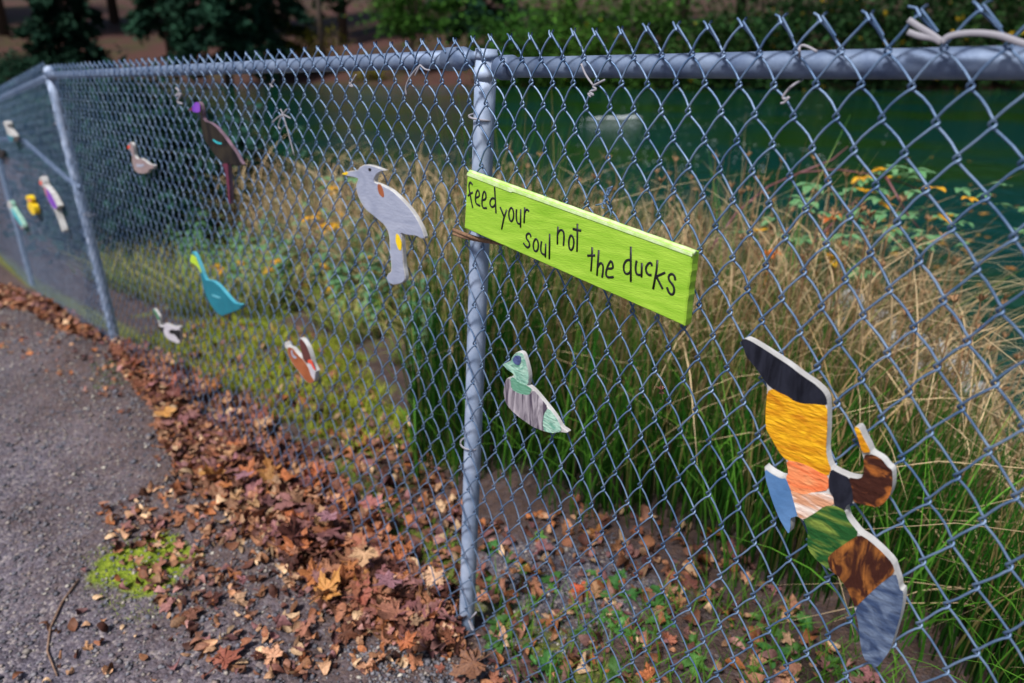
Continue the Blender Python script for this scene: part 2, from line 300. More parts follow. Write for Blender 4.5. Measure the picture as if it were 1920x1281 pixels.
def mesh_sheet(fr,latf,j0,j1,seg,nside,rw=.0017,tips=True):
    # wire j zigzags between columns j/2 and (j+1)/2
    ov=.0036; dd=.0046
    T=np.array([0,.045,.09,.15,.35,.6,.84,.91,.955]) if seg>6 else np.array([0,.08,.35,.65,.92])
    allv=[];allf=[];base=0
    nl=int(round((RB+.5)*2)); P=[]
    K=np.arange(j0,j1); js=K/2.
    rr=[];side=[];dep=[];bow=[]
    # half-row m: vertex at row m/2-.5 ; column parity: col - row integer
    for m in range(nl):
        for tt in T: rr.append((m,tt))
    rr.append((nl,0.))
    rr=np.array(rr); m=rr[:,0]; tt=rr[:,1]
    rows=-.5+(m+tt)/2
    Pk=[]
    for k,j in enumerate(K):
        c0=j/2.; r_start=-.5
        # at row -.5 columns are half-integers: is left column c0 a knot there?
        left_first=abs((c0-r_start)-round(c0-r_start))<.01
        par=(m+(0 if left_first else 1))%2      # 0: going left->right
        x=np.clip((tt-.07)/.86,0,1); x=np.where(par==0,x,1-x)
        s=np.where(par==0,1.,-1.)
        u,v=latf(c0+.5*x,rows)
        wid=.032
        # hook overshoot at turns
        turn=np.exp(-(np.minimum(tt,1-tt)/.085)**2)
        u=u+np.where(x>.5,1,-1)*ov*turn
        d=-s*dd*np.clip(np.sin(np.pi*tt),0,1)**.45
        # legs bow a little
        q=4*tt*(1-tt)
        u=u+np.where(par==0,.0013,.0)*q; v=v+np.where(par==0,.0010,.0018)*q
        # vertical spacing of hooks: upper arm enters above, lower leaves below
        Pk.append(fr.o[None,:]+u[:,None]*fr.d+v[:,None]*fr.up+d[:,None]*fr.n)
    Pk=np.array(Pk); vtx,fc=tubes_np(Pk,rw,nside); allv.append(vtx);allf.append(fc);base=len(vtx)
    if tips:
        tp=[]
        for j in K:
            c0=j/2.; lf=abs((c0+.5)-round(c0+.5))<.01
            cpk=c0 if lf else c0+.5             # this wire's peak column at row -.5
            kx=c0+.5 if lf else c0              # its knot column at row 0
            up_,vp=latf(cpk,-.5); uk,vk=latf(kx,0.)
            w_=random.uniform(.7,1.3); a=(up_-uk); bq=(vp-vk)
            e=np.array([[up_+a*-.10+0,vp-bq*.10],[up_+a*.08,vp+bq*.10*w_],[up_+a*.30*w_,vp+bq*.20]])
            dq=.003*(1 if lf else -1)
            tp.append([fr.pt(e[0][0],e[0][1],dq),fr.pt(e[1][0],e[1][1],dq*.6),fr.pt(e[2][0],e[2][1],-dq)])
            if lf:   # wrapped second strand lying along the right leg of the peak
                q=[]
                for s_ in (0.0,.3,.62): q.append(fr.pt(up_+(uk-up_)*s_+.0030,vp+(vk-vp)*s_+.0036,.003-.004*s_))
                tp.append(q)
        tp=np.array(tp); vtx,fc=tubes_np(tp,rw*.95,nside); allf.append(fc+base); allv.append(vtx)
    return np.concatenate(allv),np.concatenate(allf)
fence=empty('chain_link_fence',tuple(P2),'galvanized chain link fence with steel posts and top rail between path and pond','fence')
# column limits: left end at post P1, right end at post P3
def ccol(ut,r=8):
    lo,hi=-80.,80.
    for _ in range(50):
        mid=(lo+hi)/2
        if lat(mid,float(r))[0]<ut: lo=mid
        else: hi=mid
    return lo
uP1=MF.uv(P1)[0]
jL=int(ccol(uP1-.02)*2); jR=int(ccol(3.05)*2); jM=int(ccol(-1.3)*2)
v1_,f1_=mesh_sheet(MF,lat,jM,jR,8,6); meshobj('chain_link_mesh',v1_,f1_,M['wire'],fence,True)
v1_,f1_=mesh_sheet(MF,lat,jL,jM,5,5); meshobj('chain_link_mesh',v1_,f1_,M['wire'],fence,True)
v1_,f1_=mesh_sheet(FF,latfar,-int(6.1/.0655*2),0,5,4,.0012); meshobj('chain_link_mesh',v1_,f1_,M['wire'],fence,True)
def cyl(name,a,b,r,m,parent=fence,n=24,ring=None):
    mb=MB(); a=np.array(a);b=np.array(b); k=12
    mb.tube([a+(b-a)*s/k for s in range(k+1)],r,n); return mb.build(name,m,parent)
offp=-.032
RP=.0215
top2=MF.hit(912,92,offp); bot2=MF.hit(874,1196,offp); dn=(bot2-top2)/np.linalg.norm(bot2-top2)
cyl('post',top2,bot2+dn*.3,RP,M['post'])
top1=MF.hit(93,134,offp); bot1=MF.hit(221,655,offp); dn1=(bot1-top1)/np.linalg.norm(bot1-top1)
cyl('post',top1,bot1+dn1*.3,RP*1.25,M['post'])
up3=V(0,0,1)
for q,fr in ((P0,FF),(PM,FF)): 
    q=q-fr.n*0; cyl('post',q+up3*1.6-V(0,0,.02),q-up3*.3,RP,M['post'])
q3=MF.pt(3.05,0,offp); cyl('post',q3+UP*1.56,q3-UP*.3,RP,M['post'])
# caps
def cap(c,ax,r):
    mb=MB(); ax=np.array(ax); pr=[(0,1.12),(.012,1.12),(.022,1.0),(.032,.75),(.038,.35),(.040,.02)]
    mb.tube([np.array(c)+ax*(h-.012) for h,_ in pr],[r*k for _,k in pr],20); return mb.build('post_cap',M['post'],fence)
cap(top1,-dn1,RP*1.25)
# rails
offr=-.020
a=MF.hit(852,111,offr); bfar=MF.hit(150,134.5,offr); dd_=(bfar-a)/np.linalg.norm(bfar-a); rl=cyl('top_rail',a+(a-bfar)/np.linalg.norm(a-bfar)*.012,top1+V(0,0,-.02)+N*.01,.0178,M['rail'])
a2=MF.hit(950,127,offr-.008); b2=MF.hit(1900,118,offr-.008); dr_=(b2-a2)/np.linalg.norm(b2-a2); cyl('top_rail',a2-dr_*.012,a2+dr_*3.0,.0178,M['rail'])
cyl('top_rail',top1-V(0,0,.02),P0+up3*1.53,.0178,M['rail']); cyl('top_rail',P0+up3*1.53,PM+up3*1.53,.0178,M['rail'])
# rail end cups and brace bands at the near post
mb=MB(); ax=(a-bfar)/np.linalg.norm(a-bfar); c0=a+ax*-.02
mb.tube([c0,c0+ax*.05,c0+ax*.062,c0+ax*.078],[.0225,.0225,.018,.012],20); mb.tube([c0+ax*.062+UP*.004,c0+ax*.105+UP*.002],[.010,.010],8)
mb.build('rail_cup',M['rail'],fence)
mb=MB(); c1=a2-dr_*.014; mb.tube([c1+dr_*.03,c1,c1-dr_*.010,c1-dr_*.016],[.0222,.0222,.018,.009],20); mb.build('rail_cup',M['rail'],fence)
def band(c,ax,r,h=.016,name='brace_band'):
    mb=MB(); ax=np.array(ax); mb.tube([np.array(c)-ax*h/2,np.array(c)+ax*h/2],[r*1.07]*2,24)
    e=np.cross(ax,N); e/=np.linalg.norm(e); mb.tube([np.array(c)+e*r*1.0-N*.004,np.array(c)+e*(r*1.5)-N*.004],[.006,.005],6); return mb.build(name,M['post'],fence)
band(top2+dn*.045,dn,RP,.022); band(top2+dn*.012,dn,RP,.012)
band(top1+dn1*.03,dn1,RP*1.25,.02)
# tie wires round posts
def tie(c,ax,r,mt=M['cord'],rad=.0022):
    mb=MB(); ax=np.array(ax)/np.linalg.norm(ax); e=np.cross(ax,N); e/=np.linalg.norm(e); n_=np.cross(e,ax)
    if n_@N<0: n_=-n_
    P=[]
    for k in range(22):
        an=-.5+k/21*(2*math.pi-.4)
        rx=r+.0025; P.append(np.array(c)+e*rx*1.02*math.cos(an)+n_*(rx*math.sin(an)+.004)+ax*.012*(k/21-.5))
    mb.tube(P,rad,6); return mb.build('tie_wire',mt,fence)
for yy in (222,832): 
    c=MF.hit(909-(yy-90)*.034,yy,offp); tie(c,dn,RP)
for (px,py) in ((115,232),(170,402)): tie(MF.hit(px,py,offp),dn1,RP*1.25)
tw=MB(); b0=MF.hit(893,1148,.012); b1=MF.hit(880,1163,.012); tw.tube([b0,b1],.0022,6)
hel=[b1+(MF.hit(887,1180,.012)-b1)*k/30+.0035*(N*math.cos(k*1.1)+D*math.sin(k*1.1)) for k in range(31)]; tw.tube(hel,.0018,6); tw.build('tie_wire',M['cord'],fence)
# brace rail of the far run
bm_=MB(); bm_.tube([FF.hit(150,352,-.03),FF.hit(124,333,-.03),FF.hit(46,264,-.03),FF.hit(30,261,-.03),FF.hit(-60,263,-.03)],.014,12); bm_.build('brace_rail',M['rail'],fence)
# ---------------- painted board and bird cutouts hung on the fence ----------------
def zc(ox,oy,s,l): return [(ox+x/s,oy+y/s) for x,y in l]
def smooth_poly(p,it=1):
    p=[np.array(q,float) for q in p]
    for _ in range(it):
        o=[]
        for i in range(len(p)):
            a=p[i];b=p[(i+1)%len(p)]; o+= [a*.8+b*.2,a*.2+b*.8]
        p=o
    return p
def prism(name,P3D,n,th,m,parent,edge=None,sm=False,bev=.0008):
    k=len(P3D); v=list(P3D)+[p-n*th for p in P3D]
    v=np.array(v)-np.array(parent.location)
    me=bpy.data.meshes.new(name); bm=bmesh.new(); vs=[bm.verts.new(q) for q in v]
    bm.faces.new(vs[:k]); bm.faces.new(vs[k:][::-1])
    for i in range(k):
        fc=bm.faces.new((vs[i],vs[(i+1)%k],vs[k+(i+1)%k],vs[k+i])); fc.material_index=1 if edge else 0
    bmesh.ops.recalc_face_normals(bm,faces=bm.faces[:]); 
    if bev:
        ed=[e for e in bm.edges if len(e.link_faces)==2 and e.calc_face_angle(0)>1.2 and any(len(f.verts)>4 for f in e.link_faces)]
        bmesh.ops.bevel(bm,geom=ed,offset=bev,segments=1,affect='EDGES',clamp_overlap=True)
    bmesh.ops.triangulate(bm,faces=[f for f in bm.faces if len(f.verts)>4])
    bm.to_mesh(me); bm.free(); me.materials.append(m)
    if edge: me.materials.append(edge)
    o=bpy.data.objects.new(name,me); COL.objects.link(o); o.parent=parent; return o
def paint(name,c1,c2,s=18,rough=.28,bump=.5,stretch=(1,1,1),ctr=(.35,.65),bs=70,coat=.3):
    return mat(name,c1,rough,noise_s=s*.55,detail=4,col2=c2,bump=bump,bump_s=bs,stretch=stretch,contrast=ctr,coat=0,bdist=.004,distort=1.6,spec=.45)
M['white']=mat('white_primer',(.74,.74,.73),.6,noise_s=22,col2=(.42,.41,.40),bump=.3,bump_s=300,contrast=(.2,.55))
PT={}
PT['black']=paint('black_paint',(.006,.007,.012),(.02,.022,.035),60,.24,1.,(1,1,.35))
PT['yellow']=paint('yellow_paint',(.54,.20,.002),(.84,.44,.01),26,.3,.8,(1,1,3.2,(0,.35,0)))
PT['orange']=paint('orange_paint',(.78,.16,.05),(.85,.33,.14),22,.3,.7,(1,1,3,(0,-.5,0)))
PT['peach']=paint('peach_paint',(.80,.72,.66),(.62,.30,.17),30,.35,.6,(1,1,3),(.4,.62))
PT['blue']=paint('blue_paint',(.07,.17,.36),(.11,.23,.45),10,.35,.4)
PT['rust']=paint('glossy_brown_paint',(.045,.012,.006),(.55,.17,.03),40,.14,1.0,(1,1,1.6),(.50,.70))
PT['umber']=paint('umber_paint',(.045,.012,.006),(.42,.15,.03),40,.2,.9,(2.2,2.2,.8,(0,.6,0)),(.46,.72))
PT['green']=paint('green_paint',(.012,.08,.016),(.30,.37,.06),24,.25,.8,(1,1,2.2,(0,-.4,0)),(.47,.72))
PT['slate']=paint('slate_blue_paint',(.035,.06,.13),(.20,.26,.37),30,.3,.8,(1,1,1.8,(0,.5,0)),(.4,.75))
PT['mint']=paint('mint_paint',(.13,.33,.25),(.45,.66,.55),60,.35,.8,(1,1,2.5))
PT['sage']=paint('sage_paint',(.09,.27,.17),(.16,.36,.26),40,.4,.5,(1,1,4,(0,.5,0)))
PT['mauve']=paint('mauve_stripes',(.07,.055,.085),(.55,.50,.55),30,.32,.7,(3.4,3.4,.55,(0,.45,0)),(.38,.70))
PT['navy']=paint('navy_paint',(.03,.045,.14),(.10,.13,.30),90,.35,.8)
PT['greyblue']=paint('grey_paint',(.27,.30,.41),(.42,.45,.56),12,.45,.3,(1,1,2.5),(.35,.8))
PT['dark']=paint('dark_bird_paint',(.007,.006,.007),(.035,.028,.018),14,.45,.3)
PT['violet']=paint('violet_paint',(.15,.035,.42),(.25,.07,.5),30,.5,.2)
PT['pink']=paint('pink_paint',(.42,.10,.16),(.5,.22,.28),30,.5,.2)
PT['rosewood']=paint('rosewood_edge_paint',(.24,.15,.20),(.12,.08,.10),30,.4,.2)
PT['plum']=paint('plum_paint',(.16,.02,.06),(.05,.01,.02),30,.4,.2)
PT['cyan']=paint('cyan_paint',(.02,.42,.50),(.05,.5,.55),30,.5,.2)
PT['taupe']=paint('taupe_paint',(.26,.19,.19),(.32,.24,.24),30,.5,.2)
PT['red']=paint('red_paint',(.75,.06,.03),(.7,.1,.05),30,.5,.2)
PT['teal']=paint('teal_paint',(.004,.15,.21),(.008,.19,.26),12,.4,.25)
PT['tealedge']=paint('teal_edge_paint',(.06,.33,.43),(.12,.42,.52),12,.4,.25)
PT['lime']=paint('lime_paint',(.42,.62,.03),(.5,.7,.05),30,.5,.2)
PT['forest']=paint('forest_paint',(.015,.17,.07),(.03,.22,.1),30,.5,.2)
PT['char']=paint('charcoal_paint',(.008,.008,.01),(.02,.02,.025),30,.5,.2)
PT['pale']=paint('pale_grey_paint',(.50,.47,.53),(.58,.55,.6),30,.5,.2)
PT['chest']=paint('chestnut_paint',(.28,.075,.025),(.36,.11,.04),30,.5,.2)
PT['maroon']=paint('maroon_paint',(.09,.03,.025),(.12,.035,.03),30,.5,.2)
PT['sun']=paint('sunny_yellow_paint',(.85,.62,.01),(.8,.5,.01),30,.5,.2)
PT['black'].node_tree.nodes['Principled BSDF'].inputs['Specular IOR Level'].default_value=.25
for k_ in ('dark','char'): PT[k_].node_tree.nodes['Principled BSDF'].inputs['Specular IOR Level'].default_value=.15
def zone(name,px,fr,off,m,parent,lift=.0009):
    P=[fr.hit(x,y,off+lift) for x,y in smooth_poly(px)]
    return prism(name,P,fr.n,.0009,m,parent,bev=0)
def cutout(name,label,cat,outline,fr,th,zones,edge=None,base=None,group='painted wooden birds on the fence',gap=.0075):
    off=gap+th; c=np.mean([fr.hit(x,y,off) for x,y in outline],0)
    e=empty(name,tuple(c),label,cat,group)
    P=[fr.hit(x,y,off) for x,y in smooth_poly(outline)]
    prism('board',P,fr.n,th,base or M['white'],e,edge=edge)
    for k,(zn,px,m) in enumerate(zones): zone(zn,px,fr,off,PT[m],e,lift=.0006+.0004*k)
    # two loops of wire that hold the board to the mesh
    return e
E_=(1380,620,6.405); F_=(1420,790,5.568); G_=(1480,920,3.767)
ztop=zc(*E_,[(60,125),(100,97),(180,130),(320,215),(480,320),(640,425),(800,550),(940,640),(1040,735),(1085,810),(1095,903)])
zy=zc(*E_,[(1095,1150)])+zc(*F_,[(725,150),(715,310),(735,420),(770,500)])
zneck=zc(*F_,[(850,545),(950,585),(1040,602),(1090,590)])
zhead=zc(*F_,[(1112,520),(1110,400),(1095,340)]); zbeak=zc(*F_,[(1050,180),(1008,65),(1045,58),(1070,75),(1110,170),(1165,270),(1185,335)])
zh2=zc(*F_,[(1300,400),(1360,480),(1405,510),(1412,600),(1405,700),(1380,780),(1320,860),(1250,900),(1180,885),(1100,868),(1005,852)])
zn2=zc(*F_,[(930,880),(912,932)])
zw=zc(*G_,[(400,150),(405,190),(430,230),(495,310),(560,350),(650,430),(730,515),(750,580)])
zw2=zc(*G_,[(775,650),(778,700),(805,715),(800,800),(780,900),(750,1000),(710,1130),(640,1230),(610,1248),(592,1240),(588,1222),(565,1228),(556,1205),(535,1200),(515,1150),(500,1070),(485,930),(460,835)])
zw3=zc(*G_,[(440,765),(400,680),(340,600),(290,568)]); zw4=zc(*G_,[(200,500),(140,430),(125,380),(130,300),(118,250),(102,215)])
zbel=zc(*F_,[(470,1035),(425,998),(395,995),(343,1012),(347,1100),(328,1180)]); ztail=zc(*F_,[(290,1120),(230,1020),(150,820),(85,600),(74,470)])
ztt=zc(*F_,[(80,488),(150,540),(240,588),(300,577),(325,540),(328,490),(300,405)])
zl=zc(*F_,[(240,340),(180,240),(130,150),(90,80),(85,0)])+zc(*E_,[(355,950),(375,730)]); zl2=zc(*E_,[(370,640),(300,540),(220,430),(120,310),(95,220),(62,160)])
duck_out=ztop+zy+zneck+zhead+zbeak+zh2+zn2+zw+zw2+zw3+zw4+zbel+ztail+ztt+zl+zl2
bd=zc(*E_,[(950,885),(800,880),(700,850),(620,790),(520,745),(440,700)])
yb=zc(*F_,[(740,575),(640,530),(560,480),(430,430)])
cutout('flying_duck','large flying duck cutout with yellow and black wing, the biggest wooden bird, nearest at right','painted bird',duck_out,MF,.0165,[
 ('wing_tip',ztop+bd+zl2,'black'),
 ('upper_wing',[ztop[-1]]+zy+yb+[ztt[-1]]+zl+bd[::-1],'yellow'),
 ('back',[ztt[-1]]+yb[::-1]+zc(*F_,[(745,720),(600,740),(480,765),(400,740),(345,720),(312,640),(300,577),(325,540)]),'orange'),
 ('rump',zc(*F_,[(345,720),(400,740),(480,765),(600,740),(745,765),(800,800),(797,880),(700,885),(600,960),(480,1030),(430,1000),(400,920),(370,810)]),'peach'),
 ('tail',zc(*F_,[(78,500),(150,555),(240,602),(298,600),(345,720),(370,810),(400,920),(415,990),(395,995),(343,1012),(347,1100),(328,1180),(290,1120),(230,1020),(150,820),(85,600)]),'blue'),
 ('breast',[zy[-1]]+zc(*F_,[(850,545),(950,588),(985,680),(1005,850),(930,880),(912,932),(860,915),(800,870),(795,790),(748,720),(742,600)]),'black'),
 ('head',zc(*F_,[(950,588),(1040,605),(1090,592)])+zc(*F_,[(1112,520),(1110,400),(1120,350),(1210,350)])+zh2+zc(*F_,[(985,680)]),'rust'),
 ('beak',zc(*F_,[(1095,330),(1050,180),(1008,65),(1040,62),(1065,85),(1105,175),(1160,275),(1182,325)]),'yellow'),
 ('lower_wing',zc(*F_,[(480,1030),(600,960),(700,890),(797,882),(912,935)])+zw[1:4]+zc(*G_,[(400,370),(300,440),(270,480),(290,565)])+zw4,'green'),
 ('wing_band',zc(*G_,[(495,312),(560,352),(650,432),(728,517),(745,582),(640,660),(560,735),(460,832),(440,765),(400,680),(340,600),(290,567),(268,480),(300,440),(400,370)]),'umber'),
 ('lower_wing_tip',zc(*G_,[(748,584),(770,650)])+zw2[1:]+zc(*G_,[(560,737),(640,662)]),'slate'),
])
D_=(930,640,7.12)
cutout('green_duck','small duck cutout with green head and purple striped body, just right of the near post','painted bird',zc(*D_,[(86,310),(130,290),(200,262),(205,225),(250,165),(300,135),(345,150),(372,190),(402,290),(430,400),(440,480),(432,560),(412,592),(445,604),(500,650),(580,740),(700,890),(800,1020),(870,1150),(960,1205),(950,1228),(870,1215),(740,1230),(640,1205),(500,1150),(400,1080),(300,1010),(200,920),(130,830),(108,740),(95,680),(110,620),(110,560),(150,490),(185,488),(205,478),(240,445),(190,400),(150,380),(110,335)]),MF,.011,[
 ('head',zc(*D_,[(88,310),(130,292),(200,266),(210,230),(250,168),(300,145),(345,158),(370,195),(398,290),(426,400),(436,480),(428,560),(408,588),(300,560),(235,470),(240,445),(190,400),(150,380),(112,335)]),'mint'),
 ('neck',zc(*D_,[(190,492),(230,480),(300,555),(410,592),(480,640),(440,722),(310,700),(205,640)]),'sage'),
 ('body',zc(*D_,[(110,740),(98,680),(112,620),(112,562),(150,500),(180,500),(200,560),(200,640),(310,702),(440,724),(500,652),(580,742),(690,880),(640,960),(620,1100),(640,1200),(500,1148),(400,1078),(300,1008),(200,918),(132,830)]),'mauve'),
 ('tail',zc(*D_,[(700,892),(800,1020),(866,1150),(865,1208),(740,1226),(642,1200),(622,1100),(642,965)]),'mint'),
 ('eye',zc(*D_,[(215,250),(250,192),(300,190),(332,215),(330,280),(300,322),(245,300)]),'navy'),
])
H_=(620,280,4.573)
cutout('crested_bird','grey crested bird cutout with orange tipped beak, left of the near post','painted bird',zc(*H_,[(245,155),(290,132),(340,137),(400,158),(470,182),(420,190),(388,218),(372,260),(375,285),(430,305),(520,350),(600,425),(680,510),(740,600),(785,690),(808,765),(780,770),(735,742),(650,735),(600,715),(608,760),(618,900),(625,1000),(640,1080),(640,1120),(610,1150),(545,1165),(500,1150),(478,1100),(490,1070),(518,1050),(520,1000),(510,900),(500,720),(460,650),(400,600),(365,570),(300,520),(250,440),(225,370),(215,310),(240,250),(190,238),(130,226),(90,210),(135,190),(235,180)]),MF,.011,[
 ('beak_tip',zc(*H_,[(90,210),(135,192),(150,205),(130,224)]),'sun'),
 ('body',zc(*H_,[(250,157),(290,138),(340,142),(395,160),(455,182),(418,190),(384,218),(366,260),(369,287),(430,310),(520,356),(600,430),(678,514),(735,600),(780,690),(800,760),(780,765),(735,738),(650,731),(596,712),(602,760),(612,900),(620,1000),(634,1080),(634,1118),(608,1145),(545,1160),(503,1146),(483,1100),(494,1073),(522,1053),(525,1000),(515,900),(505,720),(465,648),(400,595),(365,565),(302,515),(254,438),(229,370),(219,310),(243,250),(190,234),(150,226),(150,196),(235,184)]),'greyblue'),
 ('wing_slot',zc(*H_,[(405,295),(430,305),(450,350),(460,405),(445,415),(415,385),(400,330)]),'chest'),
 ('leg_patch',zc(*H_,[(560,720),(585,740),(608,800),(605,870),(580,860),(555,790)]),'sun'),
 ('eye',zc(*H_,[(322,160),(345,165),(342,188),(325,185)]),'char'),
])
I_=(350,180,6.1)
cutout('dark_wading_bird','dark wading bird cutout with violet head and plum leg, high on the fence','painted bird',zc(*I_,[(5,165),(50,130),(65,120),(95,70),(130,65),(155,100),(170,160),(178,250),(200,290),(260,305),(330,355),(420,460),(490,560),(560,650),(610,750),(640,790),(600,800),(560,805),(480,770),(472,790),(480,900),(490,1000),(505,1240),(475,1235),(455,1000),(430,850),(405,790),(420,765),(340,700),(270,600),(215,530),(180,440),(165,340),(152,220),(130,192),(60,180)]),MF,.013,[
 ('body',zc(*I_,[(152,130),(170,160),(178,250),(200,292),(260,308),(330,358),(420,464),(490,564),(558,652),(606,752),(560,800),(480,766),(420,762),(340,696),(272,598),(218,528),(183,440),(168,340),(155,220)]),'dark'),
 ('head',zc(*I_,[(62,122),(95,74),(128,70),(150,100),(155,180),(120,192),(65,180)]),'violet'),
 ('beak',zc(*I_,[(7,165),(50,133),(62,128),(64,176)]),'plum'),
 ('wing_mark',zc(*I_,[(290,500),(310,498),(350,528),(400,535),(398,555),(340,545)]),'cyan'),
 ('leg',zc(*I_,[(408,790),(425,770),(470,775),(478,900),(487,1000),(500,1235),(478,1230),(458,1000),(434,850)]),'plum'),
],edge=PT['rosewood'],base=PT['dark'])
J_=(230,255,15.07)
cutout('taupe_duck','small taupe duck cutout with red beak and white edge, left of the dark wading bird','painted bird',zc(*J_,[(125,330),(165,240),(205,180),(250,190),(285,260),(310,400),(330,560),(380,640),(450,650),(510,630),(620,700),(750,805),(880,820),(870,930),(760,930),(700,1040),(600,1070),(450,1060),(340,980),(290,850),(260,700),(270,560),(220,420),(135,355)]),MF,.012,[
 ('body',zc(*J_,[(165,245),(205,186),(248,195),(280,262),(305,400),(325,562),(378,645),(450,656),(510,638),(618,706),(748,812),(872,828),(862,922),(755,924),(695,1034),(598,1062),(452,1052),(345,975),(297,848),(267,700),(277,560),(226,420),(190,360)]),'taupe'),
 ('beak',zc(*J_,[(125,330),(165,245),(205,290),(195,360),(140,355)]),'red'),
 ('wing_stripe',zc(*J_,[(380,790),(470,810),(600,800),(600,860),(480,880),(390,870)]),'greyblue'),
])
K_=(345,460,9.15)
cutout('teal_duck','teal duck cutout with lime green face, lower left of the grey crested bird','painted bird',zc(*K_,[(130,110),(160,120),(200,180),(235,260),(290,400),(335,530),(370,600),(480,608),(590,690),(720,840),(820,960),(880,1005),(970,1010),(975,1090),(850,1140),(740,1180),(660,1215),(600,1195),(520,1110),(450,1010),(390,890),(340,760),(310,640),(290,520),(250,400),(190,335),(110,290),(98,240),(130,170)]),MF,.014,[
 ('body',zc(*K_,[(150,128),(200,190),(232,262),(286,400),(331,530),(368,606),(480,614),(586,696),(714,846),(815,965),(878,1012),(965,1018),(970,1086),(850,1134),(740,1174),(660,1208),(603,1190),(525,1107),(455,1007),(395,888),(345,760),(315,640),(295,520),(255,400),(210,335),(170,230)]),'teal'),
 ('face',zc(*K_,[(100,240),(135,150),(165,175),(205,205),(235,290),(275,380),(300,470),(285,480),(255,400),(190,335),(108,288)]),'lime'),
 ('wing_mark',zc(*K_,[(470,840),(520,850),(635,895),(630,912),(560,905),(480,865)]),'tealedge'),
],edge=PT['tealedge'],base=PT['teal'])
L_=(275,565,14.23)
cutout('mallard','small white and black duck cutout with green head, low beside the far post','painted bird',zc(*L_,[(165,200),(200,210),(260,290),(320,400),(345,520),(350,640),(400,690),(470,590),(550,600),(640,650),(730,670),(880,670),(890,760),(885,1090),(850,1140),(700,1080),(560,1010),(480,900),(400,820),(330,700),(330,600),(290,480),(220,330),(170,240)]),MF,.013,[
 ('body',zc(*L_,[(335,610),(350,640),(400,695),(470,596),(550,606),(640,656),(730,676),(874,676),(884,760),(878,1085),(850,1132),(700,1072),(565,1003),(487,895),(405,815),(338,700)]),'pale'),
 ('head',zc(*L_,[(170,205),(200,215),(255,290),(315,400),(345,515),(300,490),(225,330),(175,240)]),'forest'),
 ('wing',zc(*L_,[(580,790),(680,750),(800,775),(880,750),(885,1080),(740,880),(630,870)]),'char'),
 ('breast',zc(*L_,[(332,660),(400,700),(460,690),(470,740),(430,760),(470,900),(400,820),(335,720)]),'char'),
])
O_=(525,615,11.14)
cutout('chestnut_duck','chestnut brown duck cutout with raised dark wing, low between far post and near post','painted bird',zc(*O_,[(95,310),(120,290),(160,385),(220,405),(270,430),(330,510),(400,590),(460,640),(470,600),(420,420),(400,330),(405,215),(440,220),(500,280),(560,380),(600,480),(640,600),(655,660),(680,760),(720,850),(760,910),(740,930),(730,1080),(700,1130),(630,1165),(570,1140),(480,1050),(400,930),(300,800),(220,680),(160,540),(150,430),(120,430),(95,380)]),MF,.015,[
 ('body',zc(*O_,[(155,430),(170,402),(220,410),(270,437),(330,518),(400,597),(460,648),(520,720),(600,850),(640,1000),(710,1100),(700,1125),(630,1158),(572,1133),(486,1045),(405,925),(305,797),(226,677),(166,540)]),'chest'),
 ('wing',zc(*O_,[(408,225),(440,230),(497,288),(555,386),(594,485),(634,600),(648,660),(580,660),(570,760),(500,680),(470,600),(425,420),(405,330)]),'maroon'),
 ('wing_spot',zc(*O_,[(220,470),(250,460),(270,560),(350,620),(320,650),(250,600)]),'greyblue'),
 ('tail',zc(*O_,[(585,740),(640,760),(700,880),(730,1000),(725,1070),(680,1040),(620,930)]),'pale'),
 ('tail_band',zc(*O_,[(575,670),(650,660),(690,760),(750,900),(700,860),(640,740),(580,735)]),'red'),
])
Q_=(0,220,5.82)
cutout('purple_wading_bird','purple and white long legged bird cutout, left of the far post','painted bird',zc(*Q_,[(430,650),(450,645),(470,690),(485,745),(520,780),(570,850),(610,930),(640,975),(605,1000),(625,1060),(655,1150),(690,1255),(675,1250),(640,1140),(600,1030),(570,985),(520,900),(480,800),(470,755),(440,745),(425,720)]),FF,.03,[
 ('body',zc(*Q_,[(480,765),(520,790),(566,855),(605,935),(625,985),(600,1005),(572,982),(522,898),(484,800)]),'violet'),
 ('breast',zc(*Q_,[(474,755),(500,775),(520,860),(505,865),(482,800)]),'pink'),
 ('beak',zc(*Q_,[(428,690),(455,700),(462,740),(432,740)]),'red'),
])
cutout('duckling','little yellow duckling cutout with orange beak on the far fence run','painted bird',zc(*Q_,[(278,862),(300,848),(322,870),(335,910),(330,930),(365,965),(385,1040),(368,1072),(335,1045),(302,990),(296,945),(308,920),(282,895)]),FF,.03,[
 ('beak',zc(*Q_,[(300,890),(335,885),(340,920),(305,925)]),'orange'),
],edge=PT['sun'],base=PT['sun'])
cutout('aqua_bird','slim aqua and white bird cutout beside the farthest post','painted bird',zc(*Q_,[(75,930),(95,905),(118,930),(135,990),(180,1060),(240,1160),(255,1210),(235,1215),(200,1165),(150,1080),(110,1010),(85,970)]),FF,.03,[
 ('wing',zc(*Q_,[(112,990),(135,995),(180,1065),(235,1160),(245,1205),(200,1160),(150,1075)]),'cyan'),
 ('belly',zc(*Q_,[(150,1080),(175,1110),(238,1210),(232,1225),(195,1180)]),'plum'),
],edge=PT['mint'])
cutout('white_necked_bird','small white necked bird cutout with dark green body, topmost on the far fence run','painted bird',zc(*Q_,[(32,60),(55,38),(78,60),(85,120),(135,180),(150,215),(140,268),(110,270),(82,205),(66,130),(45,85)]),FF,.03,[
 ('body',zc(*Q_,[(72,180),(100,200),(148,215),(140,266),(112,268),(84,215)]),'teal'),
])
